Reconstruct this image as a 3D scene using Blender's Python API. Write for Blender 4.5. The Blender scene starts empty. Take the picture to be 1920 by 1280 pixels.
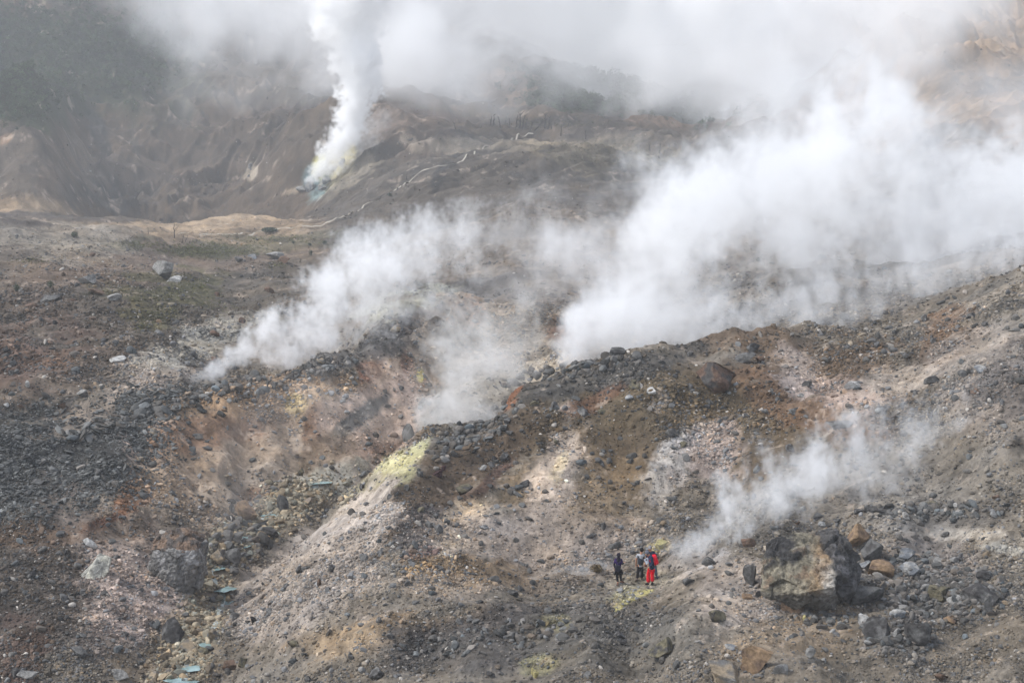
import bpy, bmesh, math, random
import numpy as np
from mathutils import Vector, Matrix, Euler

# ------------------------------------------------------------------ camera, sky, sun, exposure
S = bpy.context.scene
COL = S.collection
F = 3000.0                       # focal length in photo pixels (1920 wide)
CAMZ = 46.0
PITCH = math.atan(490 / 3000)
CP, SP = math.cos(PITCH), math.sin(PITCH)
cam = bpy.data.cameras.new('camera'); cam_ob = bpy.data.objects.new('camera', cam); COL.objects.link(cam_ob)
cam.sensor_width = 36; cam.lens = 36 * F / 1920
cam.clip_start = 0.5; cam.clip_end = 6000
cam_ob.location = (0, 0, CAMZ); cam_ob.rotation_euler = (math.pi / 2 - PITCH, 0, 0)
S.camera = cam_ob

SUN_EL, SUN_AZ = math.radians(50), math.radians(-98)      # azimuth from +Y towards +X: from the left, a little behind the viewer
W = bpy.data.worlds.new('World'); S.world = W; W.use_nodes = True
nt = W.node_tree; nt.nodes.clear()
sky = nt.nodes.new('ShaderNodeTexSky'); sky.sky_type = 'NISHITA'; sky.sun_disc = False
sky.sun_elevation = SUN_EL; sky.sun_rotation = SUN_AZ
sky.air_density = 1.0; sky.dust_density = 4.0; sky.ozone_density = 1.0; sky.altitude = 2000
hs = nt.nodes.new('ShaderNodeHueSaturation'); hs.inputs['Saturation'].default_value = 0.45
bg = nt.nodes.new('ShaderNodeBackground'); bg.inputs['Strength'].default_value = 0.15
wo = nt.nodes.new('ShaderNodeOutputWorld')
nt.links.new(sky.outputs[0], hs.inputs['Color']); nt.links.new(hs.outputs[0], bg.inputs['Color']); nt.links.new(bg.outputs[0], wo.inputs['Surface'])
sl = bpy.data.lights.new('sun', 'SUN'); sl.energy = 1.5; sl.angle = math.radians(13); sl.color = (1.0, 0.97, 0.92)
so = bpy.data.objects.new('sun', sl); COL.objects.link(so)
sd = Vector((math.sin(SUN_AZ) * math.cos(SUN_EL), math.cos(SUN_AZ) * math.cos(SUN_EL), math.sin(SUN_EL)))
so.rotation_euler = sd.to_track_quat('Z', 'Y').to_euler()
S.view_settings.view_transform = 'Standard'; S.view_settings.look = 'None'
S.view_settings.exposure = 1.10; S.view_settings.gamma = 1.0; S.view_settings.use_curve_mapping = False
cy = S.cycles
cy.use_denoising = True; cy.max_bounces = 14; cy.diffuse_bounces = 2; cy.volume_bounces = 12
cy.transparent_max_bounces = 8; cy.volume_step_rate = 2.5; cy.volume_max_steps = 256
cy.use_adaptive_sampling = True; cy.adaptive_threshold = 0.02
cy.caustics_reflective = False; cy.caustics_refractive = False

# ------------------------------------------------------------------ helpers
def pix2ue(px, py):
    cx = (np.asarray(px, float) - 960) / F; c = (640 - np.asarray(py, float)) / F
    y = CP + c * SP
    return cx / y, (-SP + c * CP) / y
def ue2pix(u, e):
    fw = CP - e * SP
    return 960 + F * u / fw, 640 - F * (SP + e * CP) / fw
def at(px, py, D):
    u, e = pix2ue(px, py)
    return Vector((float(u) * D, D, CAMZ + float(e) * D))
def sstep(a, b, x):
    t = np.clip((x - a) / (b - a), 0, 1); return t * t * (3 - 2 * t)
def srgb(r, g, b, k=1.0):
    c = np.array([r, g, b], float) / 255
    c = np.where(c <= 0.04045, c / 12.92, ((c + 0.055) / 1.055) ** 2.4)
    return c * k
_tab = np.random.RandomState(7).rand(16, 256, 256).astype(np.float32) * 2 - 1
def vnoise(x, y, ch=0):
    T = _tab[ch % 16]
    xi = np.floor(x); yi = np.floor(y); fx = x - xi; fy = y - yi
    xi = xi.astype(np.int64) & 255; yi = yi.astype(np.int64) & 255
    x1 = (xi + 1) & 255; y1 = (yi + 1) & 255
    fx = fx * fx * (3 - 2 * fx); fy = fy * fy * (3 - 2 * fy)
    a = T[xi, yi] * (1 - fx) + T[x1, yi] * fx
    b = T[xi, y1] * (1 - fx) + T[x1, y1] * fx
    return a * (1 - fy) + b * fy
def fbm(x, y, lam, n, seed=0, gain=0.5):
    s = 0; a = 1.0; t = 0
    for k in range(n):
        c, d = math.cos(1.3 * k + seed), math.sin(1.3 * k + seed)
        s = s + a * vnoise((x * c - y * d) / lam + 13.7 * k + seed * 5.1, (x * d + y * c) / lam + 7.3 * k, k + seed)
        t += a; a *= gain; lam *= 0.5
    return s / t
def tag(o, label=None, cat=None, group=None, kind=None):
    if label: o['label'] = label
    if cat: o['category'] = cat
    if group: o['group'] = group
    if kind: o['kind'] = kind
    return o
def mesh_np(name, verts, faces, mat=None, parent=None, smooth=False, color=None, link=True):
    """verts (n,3), faces (m,k) with one k for all -> linked object"""
    me = bpy.data.meshes.new(name)
    verts = np.ascontiguousarray(verts, dtype=np.float32); faces = np.ascontiguousarray(faces, dtype=np.int32)
    m, k = faces.shape
    me.vertices.add(len(verts)); me.vertices.foreach_set('co', verts.ravel())
    me.loops.add(m * k); me.loops.foreach_set('vertex_index', faces.ravel())
    me.polygons.add(m); me.polygons.foreach_set('loop_start', np.arange(0, m * k, k, dtype=np.int32))
    me.polygons.foreach_set('use_smooth', np.full(m, bool(smooth)))
    me.update(calc_edges=True)
    if color is not None:
        at_ = me.attributes.new('col', 'FLOAT_COLOR', 'POINT')
        c4 = np.ones((len(verts), 4), np.float32); c4[:, :3] = color
        at_.data.foreach_set('color', c4.ravel())
    if mat: me.materials.append(mat)
    o = bpy.data.objects.new(name, me)
    if link: COL.objects.link(o)
    if parent: o.parent = parent
    return o
# ------------------------------------------------------------------ terrain: one height field over (bearing, log distance)
CTRL = """
-150 1380 66|-150 1250 72|-150 1000 86|-150 860 94|-150 700 116|-150 600 138|-150 500 185|-150 430 250|-150 400 330|-150 360 400|-150 310 440|-150 240 500|-150 120 590|-150 -60 720|-150 -300 1000
0 1380 65|0 1250 70|0 1120 76|0 1000 84|0 850 93|0 780 101|0 700 116|0 600 138|0 500 185|0 430 250|0 405 330|0 365 400|0 320 440|0 240 510|0 120 600|0 -60 730|0 -300 1000
90 312 430|110 345 425|130 372 420|80 250 470|75 190 520
200 1380 66|200 1270 70.5|200 1130 77|200 1000 85|215 850 94|230 790 99|240 740 106|200 650 122|200 600 140|200 500 190|200 450 240|200 430 300|200 400 370|200 387 405|200 400 430|190 385 500|160 300 540|200 200 600|200 60 690|200 -120 800|200 -300 1000
310 1400 66|315 1290 71|345 1225 75.5|360 1160 79.5|385 1110 84|405 1065 88|440 1020 92.5|500 970 97|560 925 101|610 895 104
300 1180 77.5|270 1080 82|320 1000 88|400 960 95|480 910 101
280 880 95.5|300 800 100|340 730 106|400 698 110|440 692 111.5|480 683 113|520 684 114|560 684 115|600 674 116.5|640 666 118|680 657 120|715 650 121.5|750 642 123|785 630 126|815 612 130
360 860 100|450 800 107|540 760 112|620 730 116|470 880 104|640 700 119|720 700 121
400 715 120|480 700 124|560 690 127|640 670 131
400 640 138|500 600 150|400 560 165|500 520 190|400 490 225|500 475 240|400 465 262|400 440 310|400 425 350|400 405 390|400 385 410|400 400 440|400 385 510|330 383 500|300 300 570|400 250 620|400 120 700|400 -60 800|400 -300 1000
260 398 402|270 402 440|270 390 500
520 376 412|525 395 430|540 372 450|560 340 470|600 300 480|650 262 490|700 215 500|740 200 515|720 200 560|600 250 560|560 120 700|600 0 780|650 -200 950|740 170 700
480 430 340|530 425 350|600 425 350|640 420 350|520 460 290|600 460 270|640 540 180|700 520 190|600 560 165
700 385 370|780 330 395|860 290 415|930 245 450|960 238 465|850 230 480|800 215 495|850 240 530|900 215 580
560 1400 62|560 1280 66|560 1160 73|560 1080 79|560 1040 84|560 1010 88|590 985 90|630 935 92|700 885 93.5|735 858 94.3|760 840 95|785 824 95.7|815 808 96.3|850 794 97|885 782 97.5|915 772 97.9|940 765 98.2|962 730 98.7
640 985 97|700 960 99|760 925 100|800 905 101|860 880 102|950 850 104|1000 820 106|600 950 97
640 870 106|700 880 106|700 800 113|760 760 119|800 720 124|840 640 132|870 580 145|870 540 155|870 560 170|870 530 190|850 500 205|850 450 250|900 400 300|950 340 350|1000 290 400|1040 262 430|1040 250 455
790 830 106|820 780 110|900 740 115|900 680 125|940 600 138|1000 570 150|1000 560 170|1000 500 205|1050 450 250|1100 400 300|1100 330 370|1100 262 440
1000 220 520|1060 215 560|900 160 640|960 140 660|1050 128 670|1130 135 670|1180 165 665|1200 190 660|1250 170 760|1280 150 780|1350 140 790|1100 180 800|1000 -40 1000|1200 -60 1000|1400 -60 1000
700 1400 60|700 1270 64|700 1150 70|700 1080 74.5|700 1000 80|700 940 86
900 1400 58.5|900 1260 62|900 1150 68|880 1050 76|860 950 84|860 860 90|950 900 87|980 820 91
990 708 99|1050 686 100|1130 665 101|1200 645 102|1300 634 103|1450 632 105
1010 760 108|1060 735 110|1130 712 112|1200 690 113|1300 672 115|1400 652 117
1100 1400 58|1100 1260 61|1100 1150 69|1000 1112 73.5|1080 1104 75|1160 1092 76.3|1240 1085 76.8|1330 1050 76.5|1400 1000 78|1450 980 79
1000 1108 76.5|1080 1098 78|1160 1080 79.5|1240 1065 80|1330 1035 80.5|1400 985 82
1080 1000 82.5|1080 900 86.5|1080 800 91.5|1080 740 95|1240 960 84|1240 850 89|1240 750 94|1250 690 98
1100 620 124|1080 650 121|1150 600 128|1190 600 136|1130 630 140|1250 620 130|1300 590 138|1330 540 150|1430 495 166|1560 484 175|1330 570 180|1450 520 195|1560 500 200
1300 1400 57.5|1300 1260 60|1300 1160 66|1500 1270 60|1500 1160 68|1450 1080 73|1600 1080 73|1520 990 79|1560 960 81
1400 900 85|1400 800 90|1400 720 96|1600 900 83|1600 800 88|1600 700 96|1600 640 105|1600 580 125|1600 530 150
1700 1400 57|1700 1270 59.5|1700 1150 67|1700 1020 75|1750 1000 77|1750 900 82|1780 800 86|1780 700 92|1780 600 108|1780 540 130|1700 480 180|1680 450 200|1700 480 240|1800 440 200|1890 420 200|1900 450 240
1920 1400 57|1920 1260 59.5|1920 1120 67|1920 1010 73|1920 900 78|1920 800 83|1920 700 88|1920 600 97|1920 540 106|1920 500 140
2080 1400 57|2080 1250 60|2080 1000 73|2080 800 82|2080 600 94|2080 500 115|2080 430 180|2080 400 240
1200 400 310|1300 350 380|1200 300 420|1250 270 450|1180 250 460|1300 250 520|1400 420 270|1400 300 400|1600 400 300|1600 300 380|1500 230 450|1650 200 440|1700 150 460|1750 112 500|1800 200 400|1900 250 370|1900 150 430|1850 112 480|1920 122 470|2080 200 380|2080 110 520|2080 170 700|1700 60 650|1900 170 700|1450 150 700
1500 -60 900|900 -60 900|1150 -160 1150|1300 -160 1150
"""
ctrl = []
for ln in CTRL.strip().splitlines():
    for t in ln.split('|'):
        ctrl.append([float(v) for v in t.split()])
ctrl = np.array(ctrl)
cu, ce = pix2ue(ctrl[:, 0], ctrl[:, 1]); cv = np.log(ctrl[:, 2])
# the near hillside that falls from the viewpoint down to the bottom of the frame
for uu in np.linspace(-0.46, 0.46, 7):
    for D_, z_ in ((3, -1.9), (10, -9), (25, -17), (45, -21.5)):
        cu = np.append(cu, uu); cv = np.append(cv, math.log(D_)); ce = np.append(ce, z_ / D_)
KU = 5.0
P = np.stack([cu * KU, cv], 1)
def kern(r2): return np.sqrt(r2 + 0.004)
A = kern(((P[:, None] - P[None]) ** 2).sum(-1)); n = len(P)
A[np.arange(n), np.arange(n)] -= 0.012            # a little smoothing
M = np.zeros((n + 3, n + 3)); M[:n, :n] = A; M[:n, n] = 1; M[:n, n + 1:] = P; M[n, :n] = 1; M[n + 1:, :n] = P.T
wts = np.linalg.solve(M, np.concatenate([ce, np.zeros(3)]))
def e_base(U, V):
    sh = U.shape; q = np.stack([U.ravel() * KU, V.ravel()], 1); out = np.empty(len(q))
    for i in range(0, len(q), 20000):
        c = q[i:i + 20000]
        K = kern(((c[:, None] - P[None]) ** 2).sum(-1))
        out[i:i + 20000] = K @ wts[:n] + wts[n] + c @ wts[n + 1:]
    return out.reshape(sh)

NU, NV, NN = 1440, 1560, 24
us = np.linspace(-0.46, 0.46, NU)
vs = np.concatenate([np.linspace(math.log(3), math.log(52), NN, endpoint=False), np.linspace(math.log(52), math.log(1150), NV - NN)])
# coarse RBF then smooth upsampling
cus = np.linspace(us[0], us[-1], 220); cvs = np.linspace(vs[0], vs[-1], 420)
EC = e_base(*np.meshgrid(cus, cvs))
def cubic_up(Y, xs, xq):         # catmull-rom along axis 0
    h = xs[1] - xs[0]; t = (xq - xs[0]) / h; i = np.clip(np.floor(t).astype(int), 0, len(xs) - 2); f = (t - i)[:, None]
    g = lambda k: Y[np.clip(i + k, 0, len(xs) - 1)]
    p0, p1, p2, p3 = g(-1), g(0), g(1), g(2)
    return p1 + 0.5 * f * (p2 - p0 + f * (2 * p0 - 5 * p1 + 4 * p2 - p3 + f * (3 * (p1 - p2) + p3 - p0)))
E = cubic_up(EC, cvs, vs); E = cubic_up(E.T.copy(), cus, us).T
U, V = np.meshgrid(us, vs); D = np.exp(V)
def crest_fold(E, line, drop, w, back, pull=.05):
    """a sharp crest along a line of (px, py, D): the surface passes through it and falls away behind"""
    L_ = np.array(line, float); lu, le = pix2ue(L_[:, 0], L_[:, 1]); o_ = np.argsort(lu); lu, le, lv, dr = lu[o_], le[o_], np.log(L_[o_, 2]), L_[o_, 3]
    # small wiggles so that the crest is not a smooth curve
    vc = np.interp(us, lu, lv) + .0016 * vnoise(us * 50, us * 0, 3); ec = np.interp(us, lu, le) + .0010 * vnoise(us * 45, us * 0, 4); A_ = np.interp(us, lu, dr)
    k_ = sstep(lu[0] - .012, lu[0], us) * (1 - sstep(lu[-1], lu[-1] + .02, us)); A_ = A_ * k_
    i_ = np.clip(np.searchsorted(vs, vc), 1, NV - 1); f_ = (vc - vs[i_ - 1]) / (vs[i_] - vs[i_ - 1]); j_ = np.arange(NU)
    e0 = E[i_ - 1, j_] * (1 - f_) + E[i_, j_] * f_
    x_ = V - vc[None]
    E = E + ((ec - e0) * k_)[None] * np.exp(-np.where(x_ < 0, x_ / pull, x_ / (pull * .5)) ** 2)
    xb = np.maximum(x_, 0)
    return E - A_[None] * drop * (1 - np.exp(-xb / w)) * np.exp(-(xb / back) ** 2)
E = crest_fold(E, [(470, 1075, 86, .3), (520, 1040, 87.5, .6), (575, 1000, 89, .9), (632, 938, 91.5, 1), (700, 887, 93.5, 1), (760, 842, 95, 1), (800, 816, 96, 1.2), (850, 795, 97, 1.3), (905, 774, 97.8, 1.4), (942, 765, 98.3, 1.4),
                   (955, 735, 98.8, 1.4), (985, 708, 99.2, 1.4), (1050, 687, 100, 1.3), (1130, 664, 101, 1.1), (1200, 646, 102, .9), (1300, 635, 103, .5), (1450, 632, 105, .15)], .030, .014, .11)
E = crest_fold(E, [(370, 718, 110, .5), (410, 700, 111, 1), (445, 688, 112, 1), (480, 682, 113, 1), (540, 686, 115, .8), (600, 672, 117, .7), (680, 655, 120, .7), (750, 636, 123, .9), (790, 618, 126, 1.2), (835, 590, 131, 1.4), (870, 542, 140, 1.2), (930, 560, 142, .6)], .012, .012, .06, .04)
E = crest_fold(E, [(0, 372, 400, .4), (66, 372, 404, .8), (90, 368, 406, 1), (150, 376, 405, 1), (250, 396, 402, 1), (330, 391, 402, 1), (400, 386, 404, 1), (520, 374, 408, 1), (560, 372, 412, .5)], .012, .02, .1, .03)
X = U * D; Y = D
Z = CAMZ + E * D
PX0, PY0 = ue2pix(U, E)
# ---- roughness, metres
def rough(X, Y, D):
    z = np.zeros_like(X); lam = 64.0; k = 0
    cxw = X + 2.0 * fbm(X, Y, 14, 2, 3); cyw = Y + 2.0 * fbm(X, Y, 14, 2, 5)
    while lam > 0.12:
        w = sstep(0.5, 1.6, lam / (D * 0.0016)) * (1 - sstep(0.08, 0.26, lam / D))
        if w.max() > 0:
            c, s = math.cos(k * 1.9), math.sin(k * 1.9)
            nn = vnoise((cxw * c - cyw * s) / lam + k * 9.1, (cxw * s + cyw * c) / lam + k * 3.3, k)
            n2 = vnoise((X * c + Y * s) / (lam * .8) + k * 4.1, (-X * s + Y * c) / (lam * .8), k + 5)
            amp = 0.06 * lam * (1.0 if lam > 4 else 1.35)
            z += w * amp * (nn + 0.6 * (0.5 - 2 * np.abs(n2)))
        lam *= 0.56; k += 1
    return z
Z += rough(X, Y, D) * (1 + .9 * sstep(400, 480, D))
# erosion gullies of the crater walls, running down the slope
far = sstep(430, 520, D)
far *= .25 + .75 * (1 - sstep(650, 740, PX0) * (1 - sstep(1450, 1550, PX0)))
gx = X + 16 * fbm(X, Y, 70, 3, 9); gy_ = Y + 16 * fbm(X, Y, 70, 3, 6)
def rid(x, y, c): return 1 - np.abs(vnoise(x, y, c)) * 2
g = rid(gx / 32, gy_ / 120, 2)
Z += far * (6.0 * g + 3.6 * rid(gx / 14 + 5, gy_ / 40, 4) * (.5 + .5 * g) + 1.7 * rid(gx / 7 + 5, gy_ / 20, 7) + .7 * rid(gx / 3.4, gy_ / 8, 9))
# fine erosion rills on the path slope, running down to the lower left
mid = sstep(330, 380, D) * (1 - sstep(440, 470, D)) * sstep(-40, 10, X - (D - 400) * .2)
r = (X * 0.80 - Y * 0.60)
Z += mid * 1.1 * (1 - 2 * np.abs(vnoise(r / 3.2 + fbm(X, Y, 20, 2, 4), (X + Y) / 120, 6)))
# terraces in the near slope (small benches)
near = 1 - sstep(150, 200, D)
Z += near * 0.035 * np.sin((Z + 1.2 * fbm(X, Y, 9, 3, 11)) * 6.0)
bw = X + .25 * Y + 3 * fbm(X, Y, 12, 3, 2); cw = Y - .22 * X + 2.5 * fbm(X, Y, 10, 3, 8)
Z += near * (.30 * (1 - 2 * np.abs(vnoise(bw / 13, cw / 2.6, 8))) + .16 * (1 - 2 * np.abs(vnoise(bw / 6, cw / 1.2, 10))))
E = (Z - CAMZ) / D
runmax = np.maximum.accumulate(E, axis=0)
VIS = E >= runmax - 1e-4
PX, PY = ue2pix(U, E)
GX = np.gradient(Z, axis=1) / np.gradient(X, axis=1)
def ground(px, py, skip=0.0):
    """first visible ground point behind a photo pixel (optionally the first beyond distance `skip`)"""
    u, e = pix2ue(px, py)
    j = (float(u) - us[0]) / (us[1] - us[0]); j0 = int(np.clip(math.floor(j), 0, NU - 2)); f = j - j0
    col = E[:, j0] * (1 - f) + E[:, j0 + 1] * f
    ok = (col >= e) & (D[:, 0] > max(skip, 45))
    i = int(np.argmax(ok)) if ok.any() else NV - 1
    d = D[i, 0]
    return Vector((float(u) * d, d, CAMZ + col[i] * d))
def ground_z(x, y):
    u = x / y; v = math.log(y)
    j = (u - us[0]) / (us[1] - us[0]); j0 = int(np.clip(math.floor(j), 0, NU - 2)); f = min(max(j - j0, 0), 1)
    i0 = int(np.clip(np.searchsorted(vs, v) - 1, 0, NV - 2)); g_ = (v - vs[i0]) / (vs[i0 + 1] - vs[i0])
    z = lambda i: Z[i, j0] * (1 - f) + Z[i, j0 + 1] * f
    return z(i0) * (1 - g_) + z(i0 + 1) * g_
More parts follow.
